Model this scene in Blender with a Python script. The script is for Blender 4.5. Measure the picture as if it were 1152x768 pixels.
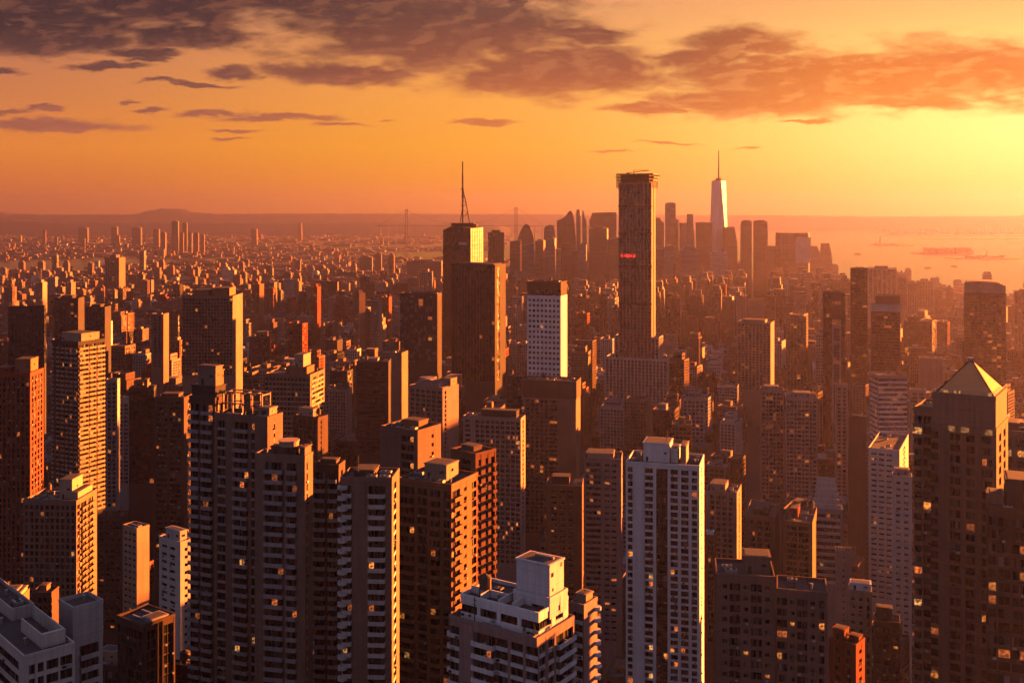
import bpy, math, random
from mathutils import Vector, Matrix
import numpy as np
RND = random.Random(7)
R = math.radians
scene = bpy.context.scene
for o in list(bpy.data.objects):
    bpy.data.objects.remove(o)

# ------------------------------------------------------------------ camera
F, EYE, HZ = 1200.0, 300.0, 238.0        # focal length in photo pixels, eye height (m), row of the eye level
cam_d = bpy.data.cameras.new('camera')
cam = bpy.data.objects.new('camera', cam_d)
scene.collection.objects.link(cam)
cam.location = (0, 0, EYE)
cam.rotation_euler = (R(90), 0, 0)
cam_d.sensor_fit = 'HORIZONTAL'; cam_d.sensor_width = 36
cam_d.lens = 36 * F / 1152
cam_d.shift_y = -(384 - HZ) / 1152
cam_d.clip_start = 1; cam_d.clip_end = 90000
scene.camera = cam
scene.view_settings.view_transform = 'Standard'
scene.view_settings.look = 'None'
scene.view_settings.exposure = 4.1
scene.view_settings.gamma = 1
scene.view_settings.use_curve_mapping = False
scene.render.film_transparent = False
scene.cycles.max_bounces = 5
scene.cycles.diffuse_bounces = 0
scene.cycles.glossy_bounces = 0
scene.cycles.transmission_bounces = 2
scene.cycles.volume_bounces = 1
scene.cycles.transparent_max_bounces = 6
scene.cycles.sample_clamp_indirect = 4
scene.cycles.use_denoising = True
scene.cycles.use_adaptive_sampling = True
scene.cycles.adaptive_threshold = 0.02

# ------------------------------------------------------------------ node helpers
class NB:
    def __init__(s, nt): s.nt = nt; s.n = nt.nodes; s.l = nt.links; s.n.clear()
    def new(s, t, **k):
        x = s.n.new(t)
        for a, b in k.items(): setattr(x, a, b)
        return x
    def put(s, sock, v):
        if hasattr(v, 'is_output'): s.l.new(v, sock)
        elif isinstance(v, (tuple, list)):
            v = tuple(v)
            if len(v) == 3 and len(sock.default_value) == 4: v = v + (1,)
            sock.default_value = v
        else: sock.default_value = v
    def m(s, op, a, b=0.0, c=0.0, clamp=False):
        x = s.new('ShaderNodeMath', operation=op); x.use_clamp = clamp
        for i, v in enumerate((a, b, c)): s.put(x.inputs[i], v)
        return x.outputs[0]
    def vm(s, op, a, b=(0, 0, 0)):
        x = s.new('ShaderNodeVectorMath', operation=op)
        s.put(x.inputs[0], a)
        if op == 'SCALE': s.put(x.inputs['Scale'], b)
        elif op not in ('LENGTH', 'NORMALIZE', 'FLOOR', 'ABSOLUTE'): s.put(x.inputs[1], b)
        return x.outputs['Value'] if op in ('LENGTH', 'DOT_PRODUCT', 'DISTANCE') else x.outputs[0]
    def sep(s, v): return s_out(s, 'ShaderNodeSeparateXYZ', v)
    def comb(s, x, y, z):
        k = s.new('ShaderNodeCombineXYZ')
        for i, v in enumerate((x, y, z)): s.put(k.inputs[i], v)
        return k.outputs[0]
    def mix(s, f, a, b, mode='MIX'):
        x = s.new('ShaderNodeMix', data_type='RGBA', blend_type=mode)
        s.put(x.inputs[0], f); s.put(x.inputs[6], a); s.put(x.inputs[7], b)
        return x.outputs[2]
    def ramp(s, f, stops, interp='LINEAR'):
        x = s.new('ShaderNodeValToRGB'); cr = x.color_ramp; cr.interpolation = interp
        while len(cr.elements) < len(stops): cr.elements.new(0.5)
        for e, (p, c) in zip(cr.elements, stops): e.position = p; e.color = (*c, 1)
        s.put(x.inputs[0], f); return x.outputs[0]
    def step(s, f, a, b, lo=0.0, hi=1.0):
        x = s.new('ShaderNodeMapRange', interpolation_type='SMOOTHSTEP')
        for i, v in enumerate((f, a, b, lo, hi)): s.put(x.inputs[i], v)
        return x.outputs[0]
    def noise(s, vec, scale, detail=4, rough=.55, dist=0.0):
        x = s.new('ShaderNodeTexNoise')
        if vec is not None: s.put(x.inputs['Vector'], vec)
        x.inputs['Scale'].default_value = scale; x.inputs['Detail'].default_value = detail
        x.inputs['Roughness'].default_value = rough; x.inputs['Distortion'].default_value = dist
        return x.outputs['Fac']
    def white(s, vec):
        x = s.new('ShaderNodeTexWhiteNoise', noise_dimensions='3D'); s.put(x.inputs['Vector'], vec)
        return x.outputs['Value']
def s_out(s, t, v):
    x = s.new(t); s.put(x.inputs[0], v); return x.outputs

# ------------------------------------------------------------------ world: dusk sky with clouds
SUN_AZ, SUN_EL = R(50), R(4.8)
world = bpy.data.worlds.new('World'); scene.world = world; world.use_nodes = True
nb = NB(world.node_tree)
tc = nb.new('ShaderNodeTexCoord')
d = nb.vm('NORMALIZE', tc.outputs['Generated'])
X, Y, Z = nb.sep(d)
ysafe = nb.m('MAXIMUM', Y, 0.05)
u = nb.m('DIVIDE', X, ysafe); v = nb.m('DIVIDE', Z, ysafe)
front = nb.step(Y, 0.1, 0.5)
sky = nb.new('ShaderNodeTexSky', sky_type='NISHITA')
sky.sun_disc = False; sky.sun_elevation = SUN_EL; sky.sun_rotation = SUN_AZ
sky.air_density = 2.0; sky.dust_density = 4.0; sky.ozone_density = 1.5
# the dusk glow: a ramp by height for the side away from the sun and one for the side near it
far_r = nb.ramp(nb.m('MULTIPLY', v, 2.5, clamp=True), [(0, (.62, .15, .045)), (.06, (.74, .19, .038)), (.15, (.86, .26, .042)), (.27, (.66, .22, .075)), (.5, (.44, .17, .11)), (1, (.12, .10, .15))])
mid_r = nb.ramp(nb.m('MULTIPLY', v, 2.5, clamp=True), [(0, (.80, .24, .015)), (.06, (.92, .31, .015)), (.15, (.96, .38, .022)), (.27, (.96, .38, .06)), (.5, (.74, .32, .14)), (1, (.20, .14, .16))])
near_r = nb.ramp(nb.m('MULTIPLY', v, 2.5, clamp=True), [(0, (.95, .36, .015)), (.06, (.98, .45, .015)), (.15, (1.0, .52, .03)), (.27, (1.0, .55, .10)), (.5, (.92, .45, .15)), (1, (.25, .16, .14))])
base = nb.mix(nb.step(u, -.52, .02), far_r, mid_r)
base = nb.mix(nb.step(u, -.02, .50), base, near_r)
gl = nb.vm('LENGTH', nb.vm('MULTIPLY', nb.vm('SUBTRACT', nb.comb(u, v, 0), (.56, .082, 0)), (2.9, 12, 0)))
glow = nb.m('EXPONENT', nb.m('MULTIPLY', nb.m('MULTIPLY', gl, gl), -1.0))
base = nb.mix(nb.m('MULTIPLY', glow, .9), base, (1.6, 1.2, .36))
# clouds
P = nb.comb(u, v, 0)
wn = nb.new('ShaderNodeTexNoise'); nb.put(wn.inputs['Vector'], nb.vm('MULTIPLY', P, (9, 24, 1))); wn.inputs['Detail'].default_value = 6; wn.inputs['Scale'].default_value = 1.0; wn.inputs['Roughness'].default_value = .62
warp = nb.vm('MULTIPLY', nb.vm('SUBTRACT', wn.outputs['Color'], (.5, .5, .5)), (.055, .026, 0))
wn2 = nb.new('ShaderNodeTexNoise'); nb.put(wn2.inputs['Vector'], nb.vm('MULTIPLY', P, (45, 130, 1))); wn2.inputs['Detail'].default_value = 5; wn2.inputs['Scale'].default_value = 1.0
PW = nb.vm('ADD', nb.vm('ADD', P, warp), nb.vm('MULTIPLY', nb.vm('SUBTRACT', wn2.outputs['Color'], (.5, .5, .5)), (.026, .010, 0)))
blobs = [(150, -14, 420, 62), (430, -8, 240, 58), (40, 30, 180, 34), (70, 44, 130, 22), (215, 40, 110, 22), (160, 60, 60, 8), (500, 34, 220, 56), (620, 80, 170, 38), (400, 84, 90, 15), (350, 77, 80, 12), (262, 80, 40, 10),
         (660, 40, 70, 16), (700, 75, 40, 10), (835, 46, 80, 22), (800, 64, 100, 16), (930, 90, 230, 46), (1080, 84, 200, 46), (1210, 88, 130, 40), (840, 112, 130, 24), (740, 120, 80, 8), (1010, 118, 110, 12),
         (55, 141, 110, 9), (0, 126, 40, 4), (240, 125, 55, 6), (315, 131, 85, 5), (385, 139, 38, 3), (170, 121, 26, 4), (270, 147, 34, 3.2), (268, 159, 30, 2.4), (52, 122, 22, 4), (145, 113, 12, 3),
         (540, 138, 48, 3.6), (440, 132, 8, 2), (745, 162, 52, 2.6), (690, 169, 24, 2), (905, 136, 34, 3), (845, 165, 18, 1.8), (588, 4, 20, 9), (120, 76, 50, 5), (10, 78, 22, 5), (165, 68, 26, 5), (210, 95, 60, 3.5)]
mlen = None
for (bx, by, rx, ry) in blobs:
    c = ((bx - 576) / F, (HZ - by) / F, 0)
    q = nb.vm('LENGTH', nb.vm('MULTIPLY', nb.vm('SUBTRACT', PW, c), (F / rx, F / ry, 0)))
    mlen = q if mlen is None else nb.m('MINIMUM', mlen, q)
n1 = nb.noise(nb.vm('MULTIPLY', P, (19, 58, 1)), 1.0, 10, .6, .3)
n2 = nb.noise(nb.vm('MULTIPLY', nb.vm('ADD', P, (.010, -.003, 0)), (19, 58, 1)), 1.0, 10, .6, .3)
dens = nb.m('ADD', nb.m('SUBTRACT', 1.0, mlen), nb.m('MULTIPLY', nb.m('SUBTRACT', n1, .5), 1.45))
cl = nb.m('MULTIPLY', nb.step(dens, -.14, .50), front)
thick = nb.step(dens, -.05, .5)
rim = nb.step(nb.m('SUBTRACT', n1, n2), 0.0, .10)
c_l = nb.ramp(nb.m('MULTIPLY', v, 4.6, clamp=True), [(0, (.50, .13, .07)), (.40, (.36, .12, .075)), (.60, (.14, .062, .055)), (.80, (.038, .027, .033))])
c_m = nb.ramp(nb.m('MULTIPLY', v, 4.6, clamp=True), [(0, (.85, .26, .05)), (.40, (.62, .18, .05)), (.60, (.33, .10, .05)), (.85, (.13, .058, .048))])
c_r = nb.ramp(nb.m('MULTIPLY', v, 4.6, clamp=True), [(0, (.95, .36, .06)), (.42, (.82, .27, .04)), (.62, (.70, .20, .035)), (.85, (.50, .15, .05))])
cc = nb.mix(nb.step(u, -.36, .06), c_l, c_m)
cc = nb.mix(nb.step(u, .10, .36), cc, c_r)
edge = nb.mix(nb.step(u, -.3, .4), (.85, .28, .12), (1.2, .58, .16))
cc = nb.mix(nb.m('MULTIPLY', nb.m('SUBTRACT', 1.0, thick), nb.step(u, -.3, .3, .22, .40)), cc, nb.mix(.3, base, edge))
cc = nb.mix(nb.m('MULTIPLY', rim, nb.step(u, -.05, .4, .12, .3)), cc, edge)
cc = nb.mix(nb.step(nb.noise(nb.vm('MULTIPLY', P, (30, 110, 1)), 1.0, 5, .6), .40, .70, 0, .09), cc, nb.mix(.5, cc, base))
base = nb.mix(cl, base, cc)
# behind and overhead: dusk
dusk = nb.mix(nb.step(Z, .0, .8), (.215, .175, .235), (.17, .185, .29))
base = nb.mix(front, dusk, base)
base = nb.mix(nb.step(Z, .25, .75), base, dusk)
base = nb.mix(nb.step(Z, -.02, -.2), base, (.05, .03, .03))
nish = nb.mix(1.0, sky.outputs[0], (1.0, .6, .5), 'MULTIPLY')
base = nb.mix(.0001, base, nish)
bg = nb.new('ShaderNodeBackground'); nb.put(bg.inputs[0], base); bg.inputs[1].default_value = .058
wo = nb.new('ShaderNodeOutputWorld'); nb.l.new(bg.outputs[0], wo.inputs[0])
world.cycles.sampling_method = 'MANUAL'; world.cycles.sample_map_resolution = 512

# ------------------------------------------------------------------ sun
sd = bpy.data.lights.new('sun', 'SUN'); sd.energy = 5.0; sd.angle = R(.6); sd.color = (1.0, .235, .032)
so = bpy.data.objects.new('sun', sd); scene.collection.objects.link(so)
S = Vector((math.sin(SUN_AZ) * math.cos(SUN_EL), math.cos(SUN_AZ) * math.cos(SUN_EL), math.sin(SUN_EL)))
so.rotation_euler = S.to_track_quat('Z', 'Y').to_euler(); so.location = (0, 0, 800)

# ------------------------------------------------------------------ materials
def mat(name):
    m_ = bpy.data.materials.new(name); m_.use_nodes = True
    return m_, NB(m_.node_tree)
def finish(b, col, rough=.8, bump=None, bstr=.3, spec=.3, metal=0.0, emit=None, estr=0.0, bdist=.1):
    p = b.new('ShaderNodeBsdfPrincipled'); b.put(p.inputs['Base Color'], col); b.put(p.inputs['Roughness'], rough)
    b.put(p.inputs['Specular IOR Level'], spec); b.put(p.inputs['Metallic'], metal)
    if emit is not None: b.put(p.inputs['Emission Color'], emit); b.put(p.inputs['Emission Strength'], estr)
    if bump is not None:
        q = b.new('ShaderNodeBump'); b.put(q.inputs['Height'], bump); q.inputs['Strength'].default_value = bstr; q.inputs['Distance'].default_value = bdist
        b.l.new(q.outputs[0], p.inputs['Normal'])
    o_ = b.new('ShaderNodeOutputMaterial'); b.l.new(p.outputs[0], o_.inputs[0])
def wall_mat(name, c, joints=True):
    m_, b = mat(name)
    o_ = b.new('ShaderNodeTexCoord').outputs['Object']
    oi = b.new('ShaderNodeObjectInfo').outputs['Random']
    big = b.noise(o_, .06, 5, .6)
    streak = b.noise(b.vm('MULTIPLY', o_, (1.2, 1.2, .05)), 1.0, 4, .6)
    fine = b.noise(o_, 2.5, 3, .6)
    k = b.m('ADD', b.m('MULTIPLY', b.m('SUBTRACT', big, .5), .7), b.m('MULTIPLY', b.m('SUBTRACT', streak, .5), .75))
    k = b.m('ADD', k, b.m('MULTIPLY', b.m('SUBTRACT', fine, .5), .35))
    k = b.m('ADD', k, b.m('MULTIPLY', b.m('SUBTRACT', oi, .5), .25))
    x, y, z = b.sep(o_)
    if joints:      # thin floor joints
        jz = b.m('LESS_THAN', b.m('FRACT', b.m('DIVIDE', z, 3.2)), .035)
        k = b.m('SUBTRACT', k, b.m('MULTIPLY', jz, .25))
    col = b.mix(1.0, c, b.comb(b.m('ADD', 1.0, k), b.m('ADD', 1.0, k), b.m('ADD', 1.0, b.m('MULTIPLY', k, .9))), 'MULTIPLY')
    finish(b, col, .95, fine, .25, .06)
    return m_
def far_mat(name, c, wcol=(.03, .03, .035), pz=3.6, px=3.2, fz=.55, fx=.6):
    """masonry with its rows of windows, for blocks whose windows are about a pixel"""
    m_, b = mat(name)
    o_ = b.new('ShaderNodeTexCoord').outputs['Object']
    x, y, z = b.sep(o_)
    s_ = b.m('ADD', x, b.m('MULTIPLY', y, 1.0))
    wz = b.m('LESS_THAN', b.m('FRACT', b.m('DIVIDE', z, pz)), fz)
    wx = b.m('LESS_THAN', b.m('FRACT', b.m('DIVIDE', s_, px)), fx)
    nrm = b.sep(b.new('ShaderNodeNewGeometry').outputs['Normal'])
    side = b.m('LESS_THAN', b.m('ABSOLUTE', nrm[2]), .5)
    w = b.m('MULTIPLY', b.m('MULTIPLY', wz, wx), side)
    n = b.noise(o_, .02, 6, .7)
    k = b.m('ADD', .55, b.m('MULTIPLY', n, .9))
    cell = b.white(b.vm('FLOOR', b.vm('MULTIPLY', o_, (.02, .02, .3))))
    k = b.m('MULTIPLY', k, b.m('ADD', .8, b.m('MULTIPLY', cell, .4)))
    col = b.mix(1.0, c, b.comb(k, k, k), 'MULTIPLY')
    roofc = b.mix(b.noise(o_, .15, 3, .6), (.05, .045, .045), (.30, .27, .25))
    col = b.mix(side, roofc, col)
    col = b.mix(b.m('MULTIPLY', w, .8), col, wcol)
    finish(b, col, b.m('SUBTRACT', .95, b.m('MULTIPLY', w, .4)), None, 0, .1)
    return m_
def glass_mat(name, a, c, rough=.12, spec=.45):
    m_, b = mat(name)
    o_ = b.new('ShaderNodeTexCoord').outputs['Object']
    oi = b.new('ShaderNodeObjectInfo').outputs['Random']
    cell = b.white(b.vm('FLOOR', b.vm('ADD', b.vm('MULTIPLY', o_, (.45, .45, .31)), (.01, .01, .01))))
    f = b.m('FRACT', b.m('ADD', cell, b.m('MULTIPLY', oi, 7.0)))
    f = b.m('POWER', f, 3.0)
    n = b.noise(o_, .8, 2, .5)
    finish(b, b.mix(f, a, c), b.m('ADD', rough, b.m('MULTIPLY', f, .35)), n, .12, spec)
    return m_
def plain_mat(name, c, rough=.7, metal=0.0, ns=1.5, amp=.5, spec=.08):
    m_, b = mat(name)
    o_ = b.new('ShaderNodeTexCoord').outputs['Object']
    n = b.noise(o_, ns, 5, .65)
    k = b.m('ADD', 1 - amp / 2, b.m('MULTIPLY', n, amp))
    finish(b, b.mix(1.0, c, b.comb(k, k, k), 'MULTIPLY'), rough, n, .2, spec, metal)
    return m_
def lit_mat(name, c, e):
    m_, b = mat(name)
    o_ = b.new('ShaderNodeTexCoord').outputs['Object']
    n = b.noise(o_, 1.3, 1, .5)
    oi = b.new('ShaderNodeObjectInfo').outputs['Random']
    finish(b, (.2, .15, .1), .5, None, 0, .3, 0.0, c, b.m('MULTIPLY', b.m('MULTIPLY', b.step(n, .38, .62, .08, 1.4), b.m('ADD', .35, oi)), e))
    return m_
WALL = {
    'brown': wall_mat('brown_concrete', (.18, .115, .095)),
    'dkbrown': wall_mat('dark_brown_brick', (.085, .056, .048)),
    'grey': wall_mat('grey_concrete', (.25, .235, .24)),
    'dkgrey': wall_mat('dark_grey_cladding', (.048, .044, .048)),
    'pale': wall_mat('pale_stone', (.42, .37, .35)),
    'white': wall_mat('white_render', (.62, .585, .60)),
    'red': wall_mat('red_brick', (.21, .05, .032)),
    'tan': wall_mat('tan_stone', (.32, .22, .165)),
    'rust': wall_mat('rust_brick', (.23, .105, .065)),
    'rose': wall_mat('rose_stone', (.30, .20, .18)),
}
FARM = {
    'brown': far_mat('brown_masonry', (.20, .115, .085)), 'grey': far_mat('grey_masonry', (.19, .17, .17), (.035, .035, .04), 3.4, 2.6),
    'pale': far_mat('pale_masonry', (.40, .34, .31), (.06, .05, .05), 3.8, 4.2, .5, .5), 'red': far_mat('brick_masonry', (.22, .08, .05), (.03, .025, .025), 3.3, 3.6),
    'tan': far_mat('tan_masonry', (.30, .21, .16), (.04, .035, .035), 3.5, 2.9), 'dkgrey': far_mat('dark_curtain_wall', (.08, .075, .085), (.03, .035, .045), 3.9, 1.6, .7, .8),
    'white': far_mat('white_masonry', (.60, .55, .54), (.07, .06, .06), 3.4, 3.8, .45, .5),
}
GLASS = glass_mat('window_glass', (.006, .007, .009), (.06, .062, .072))
GLASSB = glass_mat('blue_window_glass', (.02, .03, .038), (.07, .09, .11), .08, .8)
CURT = glass_mat('curtained_glass', (.02, .018, .018), (.20, .17, .16), .4, .3)
DGLASS = glass_mat('dark_curtain_glass', (.008, .010, .014), (.018, .022, .028), .18, .5)
SUNLIT_GLASS = glass_mat('sunlit_facet_glass', (.45, .34, .24), (.55, .42, .30), .45, .6)  # sunlight painted as gold, for the crystal tower's right facet only
LITW = lit_mat('lit_window', (1, .28, .04), .048)
LITR = lit_mat('dim_lit_window', (1, .20, .03), .034)
LITY = lit_mat('pale_lit_window', (1, .42, .12), .038)
REDL = lit_mat('red_sign_light', (1, .02, .015), .16)
ROOF = plain_mat('tar_roof', (.075, .068, .07), .9, 0, .6, 1.0)
ROOFL = plain_mat('gravel_roof', (.20, .18, .18), .9, 0, .5, .9)
METAL = plain_mat('galvanised_metal', (.34, .33, .33), .45, .5, 2, .5)
DMETAL = plain_mat('dark_steel_and_shade', (.04, .037, .037), .7, 0, 2, .4)
WOOD = plain_mat('tank_wood', (.15, .09, .06), .85, 0, 3, .7)
COPPER = plain_mat('bronze_roof', (.62, .27, .12), .85, 0, .4, .3)
LEAF = plain_mat('dark_foliage', (.05, .07, .03), .8, 0, 3, .8)
BARK = plain_mat('bark', (.10, .07, .05), .9)
FRAME = plain_mat('window_frame', (.085, .08, .08), .5)

# ------------------------------------------------------------------ mesh builder
class MB:
    def __init__(s): s.v = []; s.f = []; s.k = []; s.ms = []
    def mi(s, m_):
        if m_ not in s.ms: s.ms.append(m_)
        return s.ms.index(m_)
    def quad(s, a, b, c, d_, m_):
        i = len(s.v); s.v += [a, b, c, d_]; s.f.append((i, i + 1, i + 2, i + 3)); s.k.append(s.mi(m_))
    def hexa(s, p, m_, skip=()):
        """p: 8 corners, bottom 4 counterclockwise then top 4"""
        i = len(s.v); s.v += p; k = s.mi(m_)
        for n, f in enumerate(((3, 2, 1, 0), (4, 5, 6, 7), (0, 1, 5, 4), (1, 2, 6, 5), (2, 3, 7, 6), (3, 0, 4, 7))):
            if n in skip: continue
            s.f.append(tuple(i + q for q in f)); s.k.append(k)
    def box(s, x0, x1, y0, y1, z0, z1, m_, skip=()):
        s.hexa([(x0, y0, z0), (x1, y0, z0), (x1, y1, z0), (x0, y1, z0), (x0, y0, z1), (x1, y0, z1), (x1, y1, z1), (x0, y1, z1)], m_, skip)
    def prism(s, pts, z0, z1, m_, top=None):
        n = len(pts); i = len(s.v); s.v += [(x, y, z0) for x, y in pts] + [(x, y, z1) for x, y in pts]; k = s.mi(m_)
        for a in range(n):
            b = (a + 1) % n; s.f.append((i + a, i + b, i + n + b, i + n + a)); s.k.append(k)
        s.f.append(tuple(range(i + n - 1, i - 1, -1))); s.k.append(k)
        s.f.append(tuple(range(i + n, i + 2 * n))); s.k.append(s.mi(top or m_))
    def ring(s, cx, cy, r, z0, z1, m_, n=12, r1=None, top=None):
        r1 = r if r1 is None else r1; i = len(s.v); k = s.mi(m_)
        for rr, z in ((r, z0), (r1, z1)):
            s.v += [(cx + rr * math.cos(2 * math.pi * a / n), cy + rr * math.sin(2 * math.pi * a / n), z) for a in range(n)]
        for a in range(n):
            b = (a + 1) % n; s.f.append((i + a, i + b, i + n + b, i + n + a)); s.k.append(k)
        s.f.append(tuple(range(i + n - 1, i - 1, -1))); s.k.append(k)
        s.f.append(tuple(range(i + n, i + 2 * n))); s.k.append(s.mi(top or m_))
    def bar(s, a, b, r, m_):
        a, b = Vector(a), Vector(b); dd = (b - a).normalized()
        e = dd.cross(Vector((0, 0, 1)) if abs(dd.z) < .9 else Vector((1, 0, 0))).normalized() * r; g = dd.cross(e).normalized() * r
        s.hexa([tuple(q) for q in (a - e - g, a + e - g, a + e + g, a - e + g, b - e - g, b + e - g, b + e + g, b - e + g)], m_)
    def build(s, name, parent=None, kind=None, loc=None):
        me = bpy.data.meshes.new(name); me.from_pydata(s.v, [], s.f)
        for m_ in s.ms: me.materials.append(m_)
        me.polygons.foreach_set('material_index', s.k); me.update()
        o_ = bpy.data.objects.new(name, me); scene.collection.objects.link(o_)
        if parent is not None: o_.parent = parent
        if kind: o_['kind'] = kind
        if loc is not None: o_.location = loc
        return o_
def tag(o_, label=None, cat=None, group=None, kind=None):
    for k, v_ in (('label', label), ('category', cat), ('group', group), ('kind', kind)):
        if v_: o_[k] = v_
    return o_
def thing(name, label, cat, loc=(0, 0, 0), rz=0.0, group=None):
    o_ = bpy.data.objects.new(name, None); scene.collection.objects.link(o_)
    o_.location = loc; o_.rotation_euler = (0, 0, rz); o_.empty_display_size = 5
    return tag(o_, label, cat, group)
def gpt(px, D, z=0.0): return Vector(((px - 576) / F * D, D, z))
def zt(py, D): return EYE - (py - HZ) * D / F
def ground_at(px, py):
    D = F * EYE / (py - HZ); return ((px - 576) / F * D, D)

# ------------------------------------------------------------------ facades
D_NEAR = False
def segs_of(txt):
    out = []
    for t in txt.split(): out.append((t[0], float(t[1:] or 1)))
    return out
def facade(mb, P0, uu, nn, W, z0, z1, txt, fh, wm, gm, panes, lit=.03, T=.55, sill=.32, face=0, alt=None, bp=1.1, span=None):
    """piers, spandrels, balconies and glass of one face; u runs along the face, n points outwards"""
    if W < 1: return
    def B(u0, u1, n0, n1, a, b, m_, skip=()):
        q = [(P0[0] + uu[0] * x + nn[0] * y, P0[1] + uu[1] * x + nn[1] * y) for x, y in ((u0, n1), (u1, n1), (u1, n0), (u0, n0))]
        mb.hexa([(*c, a) for c in q] + [(*c, b) for c in q], m_, skip)
    ss = segs_of(txt); tot = sum(w for _, w in ss); x = 0.0
    cap = .5 * fh; zc = z1 - cap; nf = max(1, int((zc - z0) / fh)); zb = zc - nf * fh
    if zb > z0 + .01: B(0, W, -T, -.02, z0, zb, wm, (0,))
    sp = span or wm
    for t, w in ss:
        u0 = x * W / tot; x += w; u1 = x * W / tot
        if t == 'w': B(u0, u1, -T, 0, zb, z1, wm, (0,)); continue
        if t == 'a': B(u0, u1, -T, .12, zb, z1 - .1, alt or wm, (0,)); continue
        if t == 'p': B(u0, u1, -T, .45, zb, z1, wm, (0,)); continue
        B(u0, u1, -T, -.05, zc, z1, wm, (0,))
        if t == 'v':
            nm = max(1, int((u1 - u0) / 1.8))
            for i in range(1, nm): q = u0 + (u1 - u0) * i / nm; B(q - .06, q + .06, -T, -T + .18, zb, zc, FRAME, (0, 1))
            for i in range(nf): a = zb + i * fh; B(u0, u1, -T, -T + .10, a, a + .35, sp, (0,))
        for i in range(nf):
            a = zb + i * fh
            if t in 'gd':
                B(u0, u1, -T, -.06 if t == 'g' else -.3, a, a + fh * sill, sp if t == 'g' else DMETAL)  # dark bays: shade of a deep recess put into the spandrel colour
                pz0, pz1 = a + fh * sill, a + fh
            elif t == 's':       # small punched windows: deeper sill and head
                B(u0, u1, -T, -.03, a, a + fh * .45, sp); B(u0, u1, -T, -.03, a + fh * .86, a + fh, sp)
                pz0, pz1 = a + fh * .45, a + fh * .86
            elif t == 'k':
                B(u0, u1, -T, bp, a, a + fh * .44, sp); pz0, pz1 = a + fh * .44, a + fh
            elif t == 'h':       # horizontal band: thick proud slab edge
                B(u0, u1, -T, .25, a, a + fh * .42, sp); pz0, pz1 = a + fh * .42, a + fh
            elif t == 'b':
                B(u0 + .02, u1 - .02, -T, bp, a - .18, a + .02, sp)
                B(u0 + .02, u1 - .02, bp - .14, bp, a + .02, a + fh * .34, sp)
                B(u0 + .02, u0 + .16, -.05, bp - .14, a + .02, a + fh * .34, sp); B(u1 - .16, u1 - .02, -.05, bp - .14, a + .02, a + fh * .34, sp)
                pz0, pz1 = a, a + fh
            elif t == 'v': pz0, pz1 = a + .35, a + fh
            else: continue
            k = max(1, round((u1 - u0) / (1.8 if D_NEAR else 4.5)))
            if t == 'v' and D_NEAR: k = nm
            for q in range(k):
                e = .035 if k > 1 else 0
                panes.append((face, u0 + (u1 - u0) * q / k + e, u0 + (u1 - u0) * (q + 1) / k - e, pz0, pz1, RND.random() < lit * (.75 if gm not in (DGLASS, SUNLIT_GLASS) else .08)))
def pane_points(P0, uu, nn, T, u0, u1, a, b):
    off = -T + .03
    return [(P0[0] + uu[0] * x + nn[0] * off, P0[1] + uu[1] * x + nn[1] * off, z) for x, z in ((u0, a), (u1, a), (u1, b), (u0, b))]
PANE = {}
NWIN = {}
def pane_mesh(w, h, m_):
    key = (round(w * 2) / 2, round(h, 1), m_.name)
    if key in PANE: return PANE[key]
    w, h = max(.5, key[0]), key[1]; b = MB(); e = .07
    b.quad((-w / 2 + e, 0, e), (w / 2 - e, 0, e), (w / 2 - e, 0, h - e), (-w / 2 + e, 0, h - e), m_)
    b.box(-w / 2, w / 2, -.06, 0.004, 0, e, FRAME); b.box(-w / 2, w / 2, -.06, 0.004, h - e, h, FRAME)
    b.box(-w / 2, -w / 2 + e, -.05, .003, e, h - e, FRAME); b.box(w / 2 - e, w / 2, -.05, .003, e, h - e, FRAME)
    n = max(1, round(w / 1.5))
    for i in range(1, n): q = -w / 2 + w * i / n; b.box(q - .04, q + .04, -.05, .003, e, h - e, FRAME)
    me = bpy.data.meshes.new('window_pane'); me.from_pydata(b.v, [], b.f)
    for q in b.ms: me.materials.append(q)
    me.polygons.foreach_set('material_index', b.k); me.update(); PANE[key] = me
    return me
def pick_glass(gm, lit):
    if lit: return RND.choice((LITW, LITW, LITR, LITR, LITR, LITY) if D_NEAR else (LITR, LITR, LITW))
    return gm if gm in (DGLASS, SUNLIT_GLASS) or RND.random() < .9 else CURT

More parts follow.
